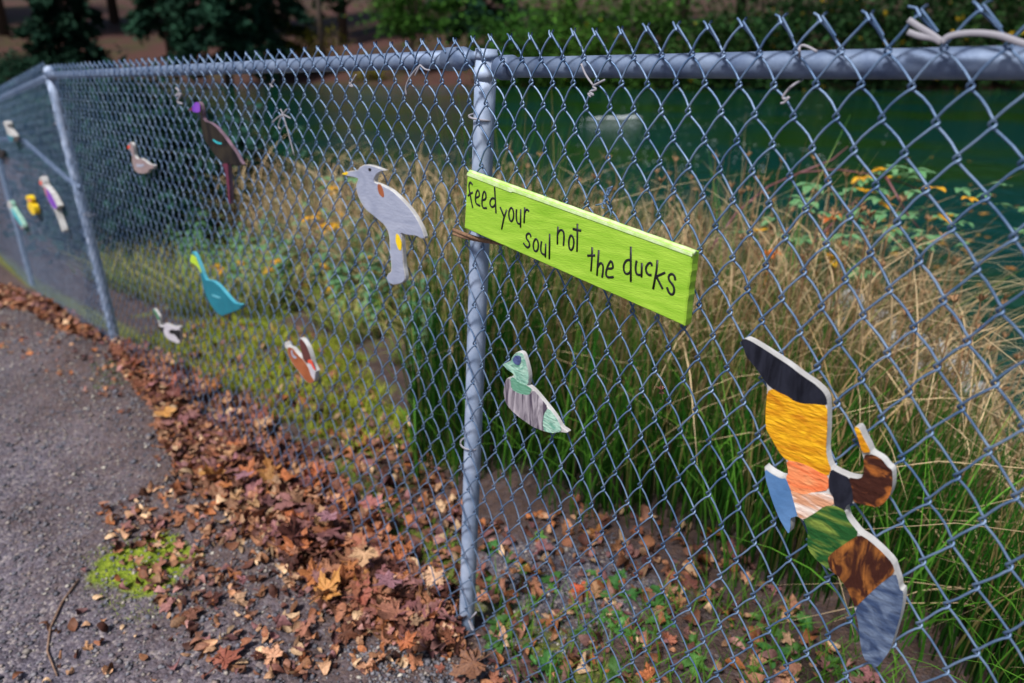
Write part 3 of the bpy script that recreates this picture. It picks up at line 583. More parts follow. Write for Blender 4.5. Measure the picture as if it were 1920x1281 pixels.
cutout('charcoal_bird','dark charcoal bird cutout cropped by the left edge of the photo','painted bird',zc(*Q_,[(-40,380),(-10,350),(25,365),(38,400),(25,440),(-10,450),(-45,420)]),FF,.02,[
 ('wing',zc(*Q_,[(-20,385),(10,380),(20,420),(-15,430)]),'char')],edge=PT['char'],base=PT['dark'])
# ---- sign board ----
M['lime']=mat('lime_board_paint',(.23,.46,.02),.5,noise_s=14,col2=(.38,.62,.055),bump=.6,bump_s=90,stretch=(1,1,7,(0,-.15,0)),bdist=.0015,contrast=(.3,.7))
M['limeedge']=mat('lime_edge_highlight',(.46,.70,.18),.5,noise_s=60,col2=(.66,.80,.45),bump=.6,bump_s=200,bdist=.001)  # paler lime puts the bevel highlight into the colour
M['ink']=mat('black_marker',(.008,.009,.010),.45)
TH=.021; so_=.0075+TH
tl,bl,br,tr=(876,322.5),(870,428),(1283,612),(1298.5,475)
edge=[]
def seg(a,b,n,j):
    a=np.array(a);b=np.array(b); return [a+(b-a)*k/n+rng.normal(0,j,2)*(k>0) for k in range(n)]
out=seg(tl,bl,8,.25)+seg(bl,br,20,.12)+seg(br,tr,12,.6)+seg(tr,tl,24,.15)
sgn=empty('sign_board',tuple(MF.hit(1085,460,so_)),'lime green wooden board sign hand lettered feed your soul not the ducks','sign')
prism('board',[MF.hit(x,y,so_) for x,y in out],MF.n,TH,M['lime'],sgn,edge=M['lime'],bev=.0022)
prism('pale_edge',[MF.hit(x,y,so_+.0012) for x,y in ((876.3,323.2),(1298,475.6),(1297.3,481.3),(1100,409.6),(961,359.5),(958,361),(874.8,328.8))],MF.n,.0012,M['limeedge'],sgn,bev=0)
# raised moulding along the top edge of the board
sd_=MF.hit(*tr,so_)-MF.hit(*tl,so_); L0=np.linalg.norm(sd_); sd_/=L0; su_=np.cross(N,sd_); su_=su_ if su_[2]>0 else -su_
mb=MB(); q0=MF.hit(*tl,so_)-N*.006+su_*.0002
for (a_,b_) in ((.0,.40),(.405,1.)):
    mb.tube([q0+sd_*(L0*(a_+(b_-a_)*k/20)+.001)+su_*.0004*math.sin(k*2.1) for k in range(21)],.0040,10)
mb.build('top_moulding',M['limeedge'],sgn)
A=(860,300);B=(960,400);C_=(1120,430)
ST=[(A,[(165,300),(150,275),(135,268),(122,300),(125,350),(138,420),(150,490),(168,575)]),(A,[(112,432),(135,408),(170,388)]),
(A,[(203,455),(250,440),(245,385),(232,360),(215,375),(202,430),(200,490),(212,530),(258,552)]),
(A,[(285,485),(330,470),(325,400),(310,375),(295,395),(283,450),(278,530),(290,580),(340,578)]),
(A,[(435,470),(405,455),(378,490),(374,530),(390,562),(415,568),(442,530)]),(A,[(430,325),(436,420),(442,530),(448,640)]),
(A,[(498,565),(520,620),(545,682)]),(A,[(578,598),(545,690),(515,832)]),
(A,[(632,570),(608,600),(600,650),(608,710),(632,745),(655,710),(662,650),(652,595),(632,570)]),
(A,[(695,592),(690,660),(695,730),(712,765),(740,770)]),(A,[(745,592),(742,810)]),
(A,[(793,570),(790,660),(785,757)]),(A,[(790,640),(808,605),(825,595),(845,618)]),
(A,[(868,925),(858,890),(838,880),(812,900),(812,945),(840,975),(855,1020),(840,1055),(810,1045),(778,998)]),
(A,[(925,945),(900,985),(894,1040),(905,1085),(930,1103),(952,1075),(958,1020),(948,965),(925,945)]),
(A,[(995,975),(986,1040),(985,1095),(1005,1130),(1038,1140)]),(A,[(1045,1005),(1040,1168)]),(A,[(1092,888),(1091,1000),(1088,1190)]),
(B,[(553,160),(545,270),(545,372)]),(B,[(548,250),(570,205),(600,198),(622,230),(625,300),(617,388)]),
(B,[(710,260),(688,295),(680,350),(686,420),(710,448),(735,415),(744,350),(735,290),(710,260)]),
(B,[(785,125),(784,300),(780,460)]),(B,[(730,188),(780,200),(832,210)]),
(B,[(963,408),(960,520),(948,695)]),(B,[(905,510),(998,505)]),
(B,[(1043,442),(1030,600),(1020,748)]),(B,[(1030,650),(1050,605),(1075,598),(1095,630),(1093,700),(1082,770)]),
(B,[(1140,665),(1215,665),(1210,610),(1190,568),(1165,600),(1140,660),(1125,725),(1140,765),(1175,772),(1222,765)]),
(C_,[(395,372),(365,366),(335,390),(314,440),(320,510),(350,540),(380,530),(402,500)]),(C_,[(402,207),(401,420),(402,630)]),
(C_,[(472,375),(458,450),(462,520),(485,548),(522,548)]),(C_,[(535,405),(530,575)]),
(C_,[(655,440),(650,410),(630,400),(600,425),(580,470),(590,520),(615,548),(652,552)]),
(C_,[(722,370),(710,500),(670,718)]),(C_,[(815,520),(760,545),(708,568),(740,630),(785,718)]),
(C_,[(935,612),(930,565),(900,535),(865,545),(852,585),(870,625),(905,665),(925,715),(918,770),(895,788),(865,768),(848,735),(835,695)])]
mb=MB()
for (o,s_) in ST:
    p=[np.array(q,float) for q in zc(o[0],o[1],6.405,s_)]
    if len(p)>3:
        for _ in range(2):
            q=[p[0]]
            for i in range(len(p)-1): q+= [p[i]*.75+p[i+1]*.25,p[i]*.25+p[i+1]*.75]
            p=q+[p[-1]]
    mb.tube([MF.hit(x,y,so_+.0003) for x,y in p],[.0022*random.uniform(.93,1.07) for _ in p],8,flat=N)
mb.build('lettering',M['ink'],sgn)
# rope and wire that carry the board
mb=MB()
for o2,ph in ((0,0),(.009,1)):
    P=[]
    for k in range(14):
        s_=k/13; x=850+s_*95; y=431+s_*26+4*math.sin(s_*3.1+ph); P.append(MF.hit(x,y+o2*500,.012+.004*math.sin(s_*6+ph)))
    mb.tube(P,.0042-.0008*ph,8)
mb.build('rope',M['twine'],sgn)
mb=MB()
P=[MF.hit(x,y,.008) for x,y in ((1117,385),(1128,383),(1136,376),(1133,368),(1143,362),(1139,354),(1149,350),(1146,356),(1139,366),(1134,378),(1141,388),(1146,400),(1144,408))]; mb.tube(P,.0016,6)
P=[MF.hit(1130+12*s+2.5*math.cos(s*26),390-34*s+2.5*math.sin(s*26),.010+.004*math.sin(s*26)) for s in np.linspace(0,1,40)]; mb.tube(P,.0014,6)
mb.build('hanging_wire',M['wire'],sgn)
# ---- loose bits caught in the mesh ----
def wirething(name,label,cat,paths,m,r=.0018,group=None,fr=MF,flat=None):
    c=fr.hit(*paths[0][0][:2],.01); mb=MB()
    for p in paths:
        Q=[fr.hit(q[0],q[1],q[2] if len(q)>2 else .010) for q in p]
        Q2=[]
        for i in range(len(Q)-1):
            for k in range(4):
                s=k/4; a=Q[max(i-1,0)];b=Q[i];c_=Q[i+1];d=Q[min(i+2,len(Q)-1)]
                Q2.append(.5*((2*b)+(c_-a)*s+(2*a-5*b+4*c_-d)*s*s+(3*b-a-3*c_+d)*s**3))
        Q2.append(Q[-1]); mb.tube(Q2,r,8,flat=flat)
    e=mb.build(name,m); 
    me=e.data; me.transform(__import__('mathutils').Matrix.Translation(-Vector(c))); e.location=Vector(c)
    return tag(e,label,cat,group)
wirething('plastic_strap','white plastic strap end lying over the top rail at far right','strap',[[(1703,37),(1722,50),(1742,62),(1765,78)],[(1702,60),(1725,68),(1750,72),(1765,80)],[(1765,80),(1780,68),(1820,62),(1870,66),(1920,82),(1990,100)]],M['cord'],.0034,flat=N)
wirething('wire_tie','bent wire tie looped over the right rail and curling below it','tie',[[(1532,97),(1510,86),(1500,88),(1499,100),(1502,125,-.05),(1506,147,-.05),(1490,158),(1478,168),(1468,182),(1472,186),(1480,182),(1471,192),(1464,194)]],M['cord'],.0017)
wirething('wire_coil','small twisted wire coil on the mesh right of the near post','tie',[[(1134,150),(1122,156),(1112,162),(1118,168),(1106,172),(1113,178),(1103,176),(1108,182)],[(1090,120),(1098,140),(1112,160)]],M['cord'],.0018)
wirething('wire_tie','pale looped wire tie hanging beneath the left rail','tie',[[(788,122),(776,135),(766,150),(761,165),(762,178)],[(788,122),(783,132),(778,142)],[(788,122),(797,130),(806,132)]],M['cord'],.0018)
wirething('wire_tie','short twisted wire end under the left rail','tie',[[(668,140),(661,152),(655,160),(662,162),(655,155)]],M['cord'],.0017)
wirething('wire_tie','tiny bright wire twist between short tie and dark wading bird','tie',[[(514,150),(508,160),(512,163),(506,158)]],M['cord'],.0018)
wirething('dried_stem','dried pale flower stem stuck in the mesh left of the crested bird','dried stem',[[(526,205),(530,214),(541,250),(552,292)],[(530,214),(519,222),(511,230)],[(530,214),(522,235),(526,242)],[(530,214),(538,205)],[(530,214),(545,222)]],M['cord'],.0019)
wirething('knotted_tag','scrap of white tie knotted to the mesh above the wading bird head','tie',[[(330,165),(336,172),(330,180),(340,176),(333,190),(342,195)]],M['cord'],.0035)
# ---------------- fallen leaves, moss, gravel ----------------
def rot_np(ax,ay,az):
    cx,sx,cy,sy,cz,sz=np.cos(ax),np.sin(ax),np.cos(ay),np.sin(ay),np.cos(az),np.sin(az)
    Rm=np.empty((len(ax),3,3))
    Rm[:,0,0]=cy*cz;Rm[:,0,1]=sx*sy*cz-cx*sz;Rm[:,0,2]=cx*sy*cz+sx*sz
    Rm[:,1,0]=cy*sz;Rm[:,1,1]=sx*sy*sz+cx*cz;Rm[:,1,2]=cx*sy*sz-sx*cz
    Rm[:,2,0]=-sy;Rm[:,2,1]=sx*cy;Rm[:,2,2]=cx*cy
    return Rm
def inpoly(px,py,poly):
    r=np.zeros(len(px),bool); n=len(poly); j=n-1
    for i in range(n):
        xi,yi=poly[i];xj,yj=poly[j]
        c=((yi>py)!=(yj>py))&(px<(xj-xi)*(py-yi)/(yj-yi+1e-12)+xi); r^=c; j=i
    return r
def sample_px(poly,n):
    g=np.array([onground(x,y)[:2] for x,y in poly]); lo=g.min(0);hi=g.max(0); out=np.zeros((0,2))
    while len(out)<n:
        q=rng.uniform(lo,hi,(n*3,2)); out=np.concatenate([out,q[inpoly(q[:,0],q[:,1],g)]])
    return out[:n]
LC=np.array([(.36,.16,.08),(.27,.11,.06),(.46,.26,.15),(.15,.06,.045),(.34,.17,.15),(.36,.13,.05),(.09,.035,.025),(.40,.19,.10),(.56,.37,.22),(.22,.10,.10),(.30,.14,.09)])
# narrow curled leaf template: 3 x 6 grid
gu,gv=np.meshgrid(np.linspace(-1,1,3),np.linspace(0,1,6)); wd=.27*np.sin(np.pi*np.clip(gv,.04,.96))**.7
TX=(gu*wd).ravel(); TY=(gv-.5).ravel()
TF=np.array([(r*3+c,r*3+c+1,(r+1)*3+c+1,(r+1)*3+c) for r in range(5) for c in range(2)])
# maple leaf template : outline with five pointed lobes, two rings
def maple_outline():
    P=[]
    lobes=[(-90,.30,0),(-150,.62,1),(-205,.80,1),(-270,1.0,2),(-335,.80,1),(-390,.62,1)]
    for a0,L_,k in lobes:
        a=math.radians(a0)
        if k==0: P.append((.10*math.cos(a),.10*math.sin(a))); continue
        for da,f in ((-.42,.50),(-.25,.66),(-.30,.78),(-.12,.82),(0,1.),(.12,.82),(.30,.78),(.25,.66),(.42,.50)):
            ff=f if abs(da)<.4 else .50/L_
            P.append((L_*ff*math.cos(a-da),L_*ff*math.sin(a-da)))
    return np.array(P)
MO=maple_outline(); nm=len(MO)
MV=np.concatenate([[[0,0]],MO*.5,MO]); 
MFt=[(0,1+i,1+(i+1)%nm) for i in range(nm)]; MFq=[(1+i,1+nm+i,1+nm+(i+1)%nm,1+(i+1)%nm) for i in range(nm)]
def litter(xy_,size,col_jit,stack,kind_maple=False,tilt=.5):
    K=len(xy_); s=np.minimum(rng.lognormal(np.log(size),.42,K),size*1.6)
    if not kind_maple:
        cur=rng.uniform(-1.8,1.8,K)[:,None]; cu2=rng.uniform(-5.5,5.5,K)[:,None]; tw=rng.uniform(-1.5,1.5,K)[:,None]
        x=np.repeat(TX[None],K,0)*rng.uniform(.6,1.5,(K,1)); y=np.repeat(TY[None],K,0)
        z=cur*y*y+cu2*x*x+tw*x*y+rng.normal(0,.03,x.shape); x=x+.5*cur*0+rng.uniform(-.6,.6,(K,1))*y*y
        F=TF
    else:
        x=np.repeat(MV[None,:,0],K,0);y=np.repeat(MV[None,:,1],K,0)
        z=rng.uniform(-.1,.8,(K,1))*x*x+rng.uniform(-.3,.7,(K,1))*y*y+rng.normal(0,.035,x.shape)+.06*np.sin(np.arctan2(y,x)*5+rng.uniform(0,6,(K,1)))*np.hypot(x,y)
        F=None
    L_=np.stack([x,y,z],-1)*s[:,None,None]*(1 if not kind_maple else .6)
    Rm=rot_np(rng.normal(0,tilt,K),rng.normal(0,tilt,K),rng.uniform(0,6.28,K))
    L_=np.einsum('kij,knj->kni',Rm,L_)
    zb=terrain(xy_[:,0],xy_[:,1])+.004+stack*rng.random(K)
    mn=L_[:,:,2].min(1); L_[:,:,2]+= (zb-np.minimum(mn*.75,0))[:,None]
    L_[:,:,:2]+=xy_[:,None,:]
    c=LC[rng.integers(0,len(LC),K)]*rng.uniform(.45,1.5,(K,1)); n=L_.shape[1]
    cc=np.repeat(c[:,None,:],n,1)*rng.uniform(.85,1.12,(K,n,1))
    return L_.reshape(-1,3),cc.reshape(-1,3),K,n
M['litter']=mat('dry_leaf_litter',(.6,.6,.6),.6,noise_s=160,col2=(1.1,1.1,1.1),attr=True,bump=.3,bump_s=500,spec=.22)
dense=[(205,640),(330,705),(480,785),(600,885),(720,1025),(868,1190),(870,1250),(780,1240),(640,1190),(530,1080),(420,980),(330,900),(290,790),(225,700)]
dense2=[(470,800),(600,885),(720,1025),(868,1190),(800,1240),(640,1130),(500,1000),(400,900)]
midp=[(0,500),(130,560),(215,650),(320,760),(330,900),(180,960),(230,1060),(420,1281),(1000,1281),(860,1190),(720,1020),(500,800),(215,640),(60,520),(0,480)]
far_l=[(-60,480),(60,530),(215,650),(150,640),(60,570),(-60,540)]
sparse=[(-200,520),(215,650),(300,900),(0,1281),(-400,1281),(420,1281),(900,1281),(860,1190)]
behind=[(880,990),(1120,940),(1330,1000),(1480,1120),(1640,1281),(1500,1400),(920,1400),(885,1200)]
behind2=[(620,820),(760,800),(880,960),(880,1180),(760,1020)]
behind3=[(230,640),(420,600),(640,640),(760,800),(880,980),(880,1180),(500,800)]
parts=[(sample_px(dense,5200),.034,.035),(sample_px(dense2,2600),.037,.055),(sample_px(midp,1500),.028,.005),(sample_px(far_l,1300),.045,.03),(sample_px(sparse,350),.026,.0),
       (sample_px(behind,480),.034,.012),(sample_px(behind2,350),.034,.01),(sample_px(behind3,700),.04,.005)]
vs=[];cs=[];fs=[];b0=0
for p_,sz,st in parts:
    v_,c_,K,n=litter(p_,sz,0,st); vs.append(v_);cs.append(c_); fs.append((TF[None]+(np.arange(K)*n)[:,None,None]).reshape(-1,4)+b0); b0+=len(v_)
MQ=np.array([(0,1+2*i,1+(2*i+1)%nm,1+(2*i+2)%nm) for i in range(nm//2)]+MFq)
for p_,sz,st in ((sample_px(dense,900),.055,.05),(sample_px(dense2,700),.062,.075),(sample_px(midp,130),.045,.01),(sample_px(behind,60),.045,.02),(sample_px(far_l,200),.055,.04),(sample_px([(520,860),(700,1010),(870,1200),(740,1210),(560,1080)],260),.085,.085)):
    v_,c_,K,n=litter(p_,sz,0,st,True,.38); vs.append(v_);cs.append(c_*np.array([1.0,.92,.95])); fs.append((MQ[None]+(np.arange(K)*n)[:,None,None]).reshape(-1,4)+b0); b0+=len(v_)
o=meshobj('leaf_litter',np.concatenate(vs),np.concatenate(fs),M['litter'],cols=np.concatenate(cs),smooth=True); tag(o,'drift of small curled brown dry leaves along the fence foot and path','leaf litter',kind='stuff')
# big maple leaves, each its own thing
MLM=[]
for k,(c1,c2) in enumerate([((.36,.14,.07),(.24,.08,.045)),((.34,.15,.13),(.22,.09,.10)),((.46,.24,.13),(.32,.14,.07)),((.25,.09,.055),(.14,.05,.04)),((.50,.20,.06),(.36,.12,.04))]):
    MLM.append(mat('maple_leaf_surface',c1,.55,noise_s=16,col2=c2,bump=.5,bump_s=60,objrand=.25,bdist=.004))
def maple_mesh(seed,m,curl=1.,name='maple_leaf'):
    r=np.random.default_rng(seed); x,y=MV[:,0]*r.uniform(.85,1.1),MV[:,1]
    x=x+r.normal(0,.03,len(x)); y=y+r.normal(0,.03,len(x)); ang=np.arctan2(y,x); rad=np.hypot(x,y)
    z=curl*(r.uniform(.1,.5)*x*x+r.uniform(-.2,.45)*y*y+.10*np.sin(ang*5+r.uniform(0,6))*rad+.14*np.sin(ang*2+r.uniform(0,6))*rad**2+r.normal(0,.02,len(x)))
    s=.6; v=[(a*s,b*s,c*s) for a,b,c in zip(x,y,z)]; f=[tuple(q) for q in MFt+MFq]
    n=len(v); 
    # stalk
    st=[(0,0,.01),(0.02,-.25,.02),(.05,-.55,.06)]; rr=.012
    for k,(a,b,c) in enumerate(st):
        for q in range(4): v.append((a*1+rr*math.cos(q*1.57),b,c+rr*math.sin(q*1.57)))
    for k in range(2):
        for q in range(4): f.append((n+k*4+q,n+k*4+(q+1)%4,n+k*4+4+(q+1)%4,n+k*4+4+q))
    me=bpy.data.meshes.new(name); me.from_pydata(v,[],f); me.materials.append(m); me.polygons.foreach_set('use_smooth',[True]*len(f)); return me
LV=[maple_mesh(k,MLM[k%5],1.0+.8*(k%3)) for k in range(10)]
def place_leaf(me,x,y,s,lift=.02,rz=None,label=None,group=None,tl=.28,rx=None,cat='maple leaf'):
    o=bpy.data.objects.new('maple_leaf',me); COL.objects.link(o); o.scale=(s,)*3
    o.rotation_euler=(random.gauss(0,tl) if rx is None else rx,random.gauss(0,tl),random.uniform(0,6.28) if rz is None else rz)
    o.location=(x,y,gz(x,y)+lift); return tag(o,label,cat,group)
DL='curled brown maple leaf lying loose in the leaf drift along the fence foot'
for k,(x,y) in enumerate(np.concatenate([sample_px(dense,70),sample_px(dense2,45),sample_px([(520,860),(700,1010),(880,1200),(760,1281),(560,1120)],35)])):
    place_leaf(LV[k%10],x,y,random.uniform(.06,.12),random.uniform(.055,.10),label=DL,group='maple leaves in the drift')
for k,(x,y) in enumerate(sample_px(behind,26)): place_leaf(LV[k%10],x,y,random.uniform(.05,.10),random.uniform(.012,.03),label='fallen maple leaf on the soil behind the fence below the rushes',group='maple leaves behind the fence')
for k,(x,y) in enumerate(sample_px(sparse,22)): place_leaf(LV[k%10],x,y,random.uniform(.03,.06),.008,label='small fallen leaf lying on the gravel path',group='scattered leaves on the path')
def leaf_px(px,py,s,k,rz,label,lift=.03,col=None,tl=.1,rx=None):
    g=onground(px,py); me=maple_mesh(100+k,MLM[k%5] if col is None else col,.7); place_leaf(me,g[0],g[1],s*.8,lift+(.03 if lift>.08 else 0),rz,label,tl=tl,rx=rx)
pinkm=mat('pink_leaf',(.50,.20,.17),.5,noise_s=14,col2=(.40,.13,.12),bump=.4,bump_s=60,bdist=.004); purm=mat('purple_leaf',(.33,.17,.20),.5,noise_s=14,col2=(.25,.11,.13),bump=.4,bump_s=60,bdist=.004)
tanm=mat('tan_leaf',(.58,.36,.20),.55,noise_s=14,col2=(.46,.25,.13),bump=.4,bump_s=60,bdist=.004); redm=mat('red_leaf',(.62,.13,.05),.5,noise_s=14,col2=(.50,.09,.04),bump=.4,bump_s=60,bdist=.004)
leaf_px(703,1018,.125,1,.5,'rosy pink maple leaf resting against the mesh left of the near post',.12,pinkm)
leaf_px(738,1168,.14,2,2.4,'purple grey maple leaf with spread lobes below the pink one',.12,purm)
leaf_px(505,845,.13,3,1.2,'pale tan maple leaf on top of the drift, farthest of the large ones',.11,tanm)
leaf_px(425,1255,.14,4,-.6,'rust brown maple leaf lying on the gravel at the bottom edge',.02,MLM[0])
leaf_px(625,1045,.11,5,2.9,'dusty mauve maple leaf in the middle of the drift',.11,purm)
leaf_px(470,965,.10,6,.3,'mauve leaf with pointed lobes left of the drift centre',.09,purm)
leaf_px(1090,1115,.09,7,.8,'bright red orange leaf behind the fence on the gravel patch',.03,redm)
leaf_px(890,1275,.15,8,1.9,'dark red brown maple leaf at the bottom edge under the near post',.06,MLM[3])
leaf_px(690,1110,.14,9,3.3,'light brown maple leaf stacked between the pink and the purple leaf',.115,tanm)
# leaf caught in the mesh
cl_=maple_mesh(55,MLM[3],2.2); o=bpy.data.objects.new('withered_leaf',cl_); COL.objects.link(o); o.scale=(.03,)*3; o.location=MF.hit(1240,732,.004); o.rotation_euler=(1.2,.4,.8); tag(o,'small withered brown leaf caught in the mesh right of the green duck','leaf')
# twig on the path
mb=MB(); tw=[onground(x,y) for x,y in ((150,1095),(118,1135),(95,1180),(88,1220),(105,1262))]; mb.tube([(p[0],p[1],gz(p[0],p[1])+.006) for p in tw],[.003,.0035,.003,.0028,.002],6)
M['twig']=mat('twig_bark',(.30,.19,.13),.8,noise_s=80,col2=(.16,.09,.06))
tag(mb.build('twig',M['twig']),'thin bent twig lying on the gravel path at lower left','twig')
# gravel stones
def stones(xy_,s0):
    K=len(xy_); ico=[(0,0,1),(.9,0,.1),(.28,.85,.1),(-.73,.53,.1),(-.73,-.53,.1),(.28,-.85,.1),(0,0,-.6)]
    F=[(0,1,2),(0,2,3),(0,3,4),(0,4,5),(0,5,1),(6,2,1),(6,3,2),(6,4,3),(6,5,4),(6,1,5)]
    T=np.array(ico); s=rng.lognormal(np.log(s0),.4,K)
    L_=T[None]*rng.uniform(.6,1.2,(K,7,3))*s[:,None,None]*np.array([1,1,.6]); Rm=rot_np(rng.normal(0,.3,K),rng.normal(0,.3,K),rng.uniform(0,6.28,K)); L_=np.einsum('kij,knj->kni',Rm,L_)
    L_[:,:,:2]+=xy_[:,None]; L_[:,:,2]+=terrain(xy_[:,0],xy_[:,1])[:,None]+s[:,None]*.2
    base=np.array([(.13,.13,.16),(.20,.19,.21),(.08,.08,.10),(.32,.28,.25),(.24,.19,.17),(.48,.44,.38)]); c=base[rng.choice(6,K,p=[.3,.25,.2,.1,.1,.05])]*rng.uniform(.7,1.2,(K,1))
    return L_.reshape(-1,3),(np.array(F)[None]+(np.arange(K)*7)[:,None,None]).reshape(-1,3),np.repeat(c,7,0)
path=[(-500,540),(0,510),(215,670),(400,850),(600,1010),(760,1240),(760,1400),(-600,1400)]
st_xy=np.concatenate([sample_px(path,27000),sample_px([(940,1010),(1150,1000),(1250,1120),(1100,1260),(930,1200)],1800),sample_px([(640,1220),(900,1230),(1000,1300),(700,1300)],900)])
v_,f_,c_=stones(st_xy,.0055)
M['stone']=mat('gravel_stone',(.8,.8,.8),.75,attr=True)
tag(meshobj('gravel',v_,f_,M['stone'],cols=c_,smooth=True),'fine grey gravel stones strewn over the path','gravel',kind='stuff')
# ---------------- blades: moss, grass, rushes ----------------
def blades(xy_,h,wd,lean,leanv,c0,c1,seg=4,cj=.25,droop=.0,hz=None):
    K=len(xy_); h=np.asarray(h)*np.ones(K); t=np.linspace(0,1,seg+1)
    a=rng.uniform(0,6.28,K); dx=np.cos(a)*lean*rng.random(K)+leanv[0]; dy=np.sin(a)*lean*rng.random(K)+leanv[1]
    px=xy_[:,0][:,None]+(dx*h)[:,None]*t**1.8; py=xy_[:,1][:,None]+(dy*h)[:,None]*t**1.8
    z0=terrain(xy_[:,0],xy_[:,1]) if hz is None else hz
    pz=z0[:,None]-.01+h[:,None]*(t-droop*rng.random((K,1))*t**3)
    pa=rng.uniform(0,3.14,K); ww=(wd*rng.uniform(.6,1.3,K))[:,None]*(1-t**2.2*.93)
    ox=np.cos(pa)[:,None]*ww/2; oy=np.sin(pa)[:,None]*ww/2
    L_=np.stack([px-ox,py-oy,pz],-1); R_=np.stack([px+ox,py+oy,pz],-1); vv=np.stack([L_,R_],2).reshape(K,-1,3)
    n=2*(seg+1); F=np.array([(2*k,2*k+1,2*k+3,2*k+2) for k in range(seg)]); F=(F[None]+(np.arange(K)*n)[:,None,None]).reshape(-1,4)
    c0=np.asarray(c0);c1=np.asarray(c1)
    if c0.ndim==1: c0=np.repeat(c0[None],K,0)
    if c1.ndim==1: c1=np.repeat(c1[None],K,0)
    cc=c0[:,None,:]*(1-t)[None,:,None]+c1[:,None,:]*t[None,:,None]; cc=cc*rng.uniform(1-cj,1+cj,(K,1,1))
    return vv.reshape(-1,3),F,np.repeat(cc,2,1).reshape(-1,3)
def join(parts):
    v=[];f=[];c=[];b=0
    for a,q,k in parts: v.append(a);f.append(q+b);c.append(k);b+=len(a)
    return np.concatenate(v),np.concatenate(f),np.concatenate(c)
M['blade']=mat('grass_blade',(.5,.5,.5),.6,attr=True,trans=.25,spec=.15)
# moss tufts
mp_=sample_px([(160,1040),(240,1010),(330,1030),(360,1080),(330,1140),(280,1180),(200,1150),(170,1090)],4200); mp_=mp_[rng.random(len(mp_))<.35+.65*(np.sin(mp_[:,0]*37)*np.sin(mp_[:,1]*41)>-.2)]
mp2=sample_px([(130,960),(400,980),(440,1200),(300,1270),(150,1260)],3200); mp2=mp2[np.sin(mp2[:,0]*29+mp2[:,1]*11)*np.sin(mp2[:,1]*33-mp2[:,0]*8)>.15]; mp3=sample_px([(170,690),(240,680),(300,720),(180,740)],500)
b1=sample_px([(240,640),(420,600),(640,640),(740,760),(760,830),(640,850),(500,780),(330,680)],9000); b1=b1[(np.sin(b1[:,0]*13+b1[:,1]*7)*np.sin(b1[:,1]*15-b1[:,0]*4)>-.25)|(rng.random(len(b1))<.25)]
b2=sample_px([(600,850),(860,1000),(870,1180),(760,1060)],1500); b3=sample_px([(880,1120),(1150,1150),(1350,1080),(1750,1300),(1650,1400),(1000,1400)],850)
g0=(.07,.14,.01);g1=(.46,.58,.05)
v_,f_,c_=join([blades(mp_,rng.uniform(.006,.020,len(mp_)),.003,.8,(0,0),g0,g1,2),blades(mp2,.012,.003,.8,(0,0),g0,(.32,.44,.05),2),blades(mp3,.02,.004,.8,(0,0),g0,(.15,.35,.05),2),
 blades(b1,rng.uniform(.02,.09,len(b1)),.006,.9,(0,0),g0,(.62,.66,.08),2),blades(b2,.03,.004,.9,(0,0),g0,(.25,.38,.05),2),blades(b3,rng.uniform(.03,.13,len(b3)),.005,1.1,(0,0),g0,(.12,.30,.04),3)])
tag(meshobj('moss_and_grass',v_,f_,M['blade'],cols=c_),'bright green moss and short grass in patches on the ground','moss',kind='stuff')
# rushes and dry reeds behind the fence
def uw_field(n,u0,u1,wf0,wf1):
    u=rng.uniform(u0,u1,n); w=wf0(u)+(wf1(u)-wf0(u))*rng.random(n); x,y=xy(u,w); return np.stack([x,y],-1),u,w
RL=D[:2]*.12
front=lambda u: .80+.06*np.sin(u*3.)+.05*np.sin(u*9)-.25*sst(-.3,-.75,u)+.25*sst(-.9,-1.6,u)
q,u,w_=uw_field(9000,-1.15,4.2,front,lambda u:front(u)+.75-.1*sst(0,1,u))
clump=np.sin(u*9+w_*4)*np.sin(w_*11-u*3); keep=(clump>-.35)|(rng.random(len(u))<.35); q=q[keep];u=u[keep];w_=w_[keep]
hh=rng.uniform(.45,.85,len(q))*(1-.25*sst(.2,1.6,u))*(1+.8*sst(-.4,-.7,u))*sst(-1.25,-.8,u)
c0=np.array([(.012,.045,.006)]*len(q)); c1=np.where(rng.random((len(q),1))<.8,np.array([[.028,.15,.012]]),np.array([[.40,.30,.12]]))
rush=blades(q,hh,.0055,.32,RL*.6,c0*.9,c1,5,.4)  # blade feet coloured darker for the shade inside the clump
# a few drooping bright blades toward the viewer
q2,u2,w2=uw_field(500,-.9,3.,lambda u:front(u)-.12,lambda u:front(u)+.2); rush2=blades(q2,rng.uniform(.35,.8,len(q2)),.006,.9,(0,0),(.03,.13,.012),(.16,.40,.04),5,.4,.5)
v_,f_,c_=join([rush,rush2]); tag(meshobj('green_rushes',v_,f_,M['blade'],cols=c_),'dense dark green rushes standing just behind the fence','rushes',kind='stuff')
q,u,w_=uw_field(17500,-5.2,3.6,lambda u:front(u)+.25+.55*sst(-1.,-1.8,u),lambda u:shore(u)-.15)
cl2=np.sin(u*5.3+1)*np.sin(w_*6.1+u); keep=(cl2>-.25)|(rng.random(len(u))<.22); q=q[keep];u=u[keep];w_=w_[keep]
hh=rng.uniform(.6,1.28,len(q))*(1-.45*sst(-.1,1.4,u))*(1-.36*sst(-1.2,-2.4,u)+.3*sst(-3.5,-5,u))*(.92+.15*np.sin(u*2.6+w_))
ct=np.array([(.78,.56,.30),(.64,.42,.20),(.88,.72,.44),(.38,.19,.11),(.24,.36,.06),(.60,.40,.20)])[rng.integers(0,6,len(q))]; cb=np.array([(.10,.07,.03),(.035,.08,.012),(.20,.14,.06)])[rng.integers(0,3,len(q))]
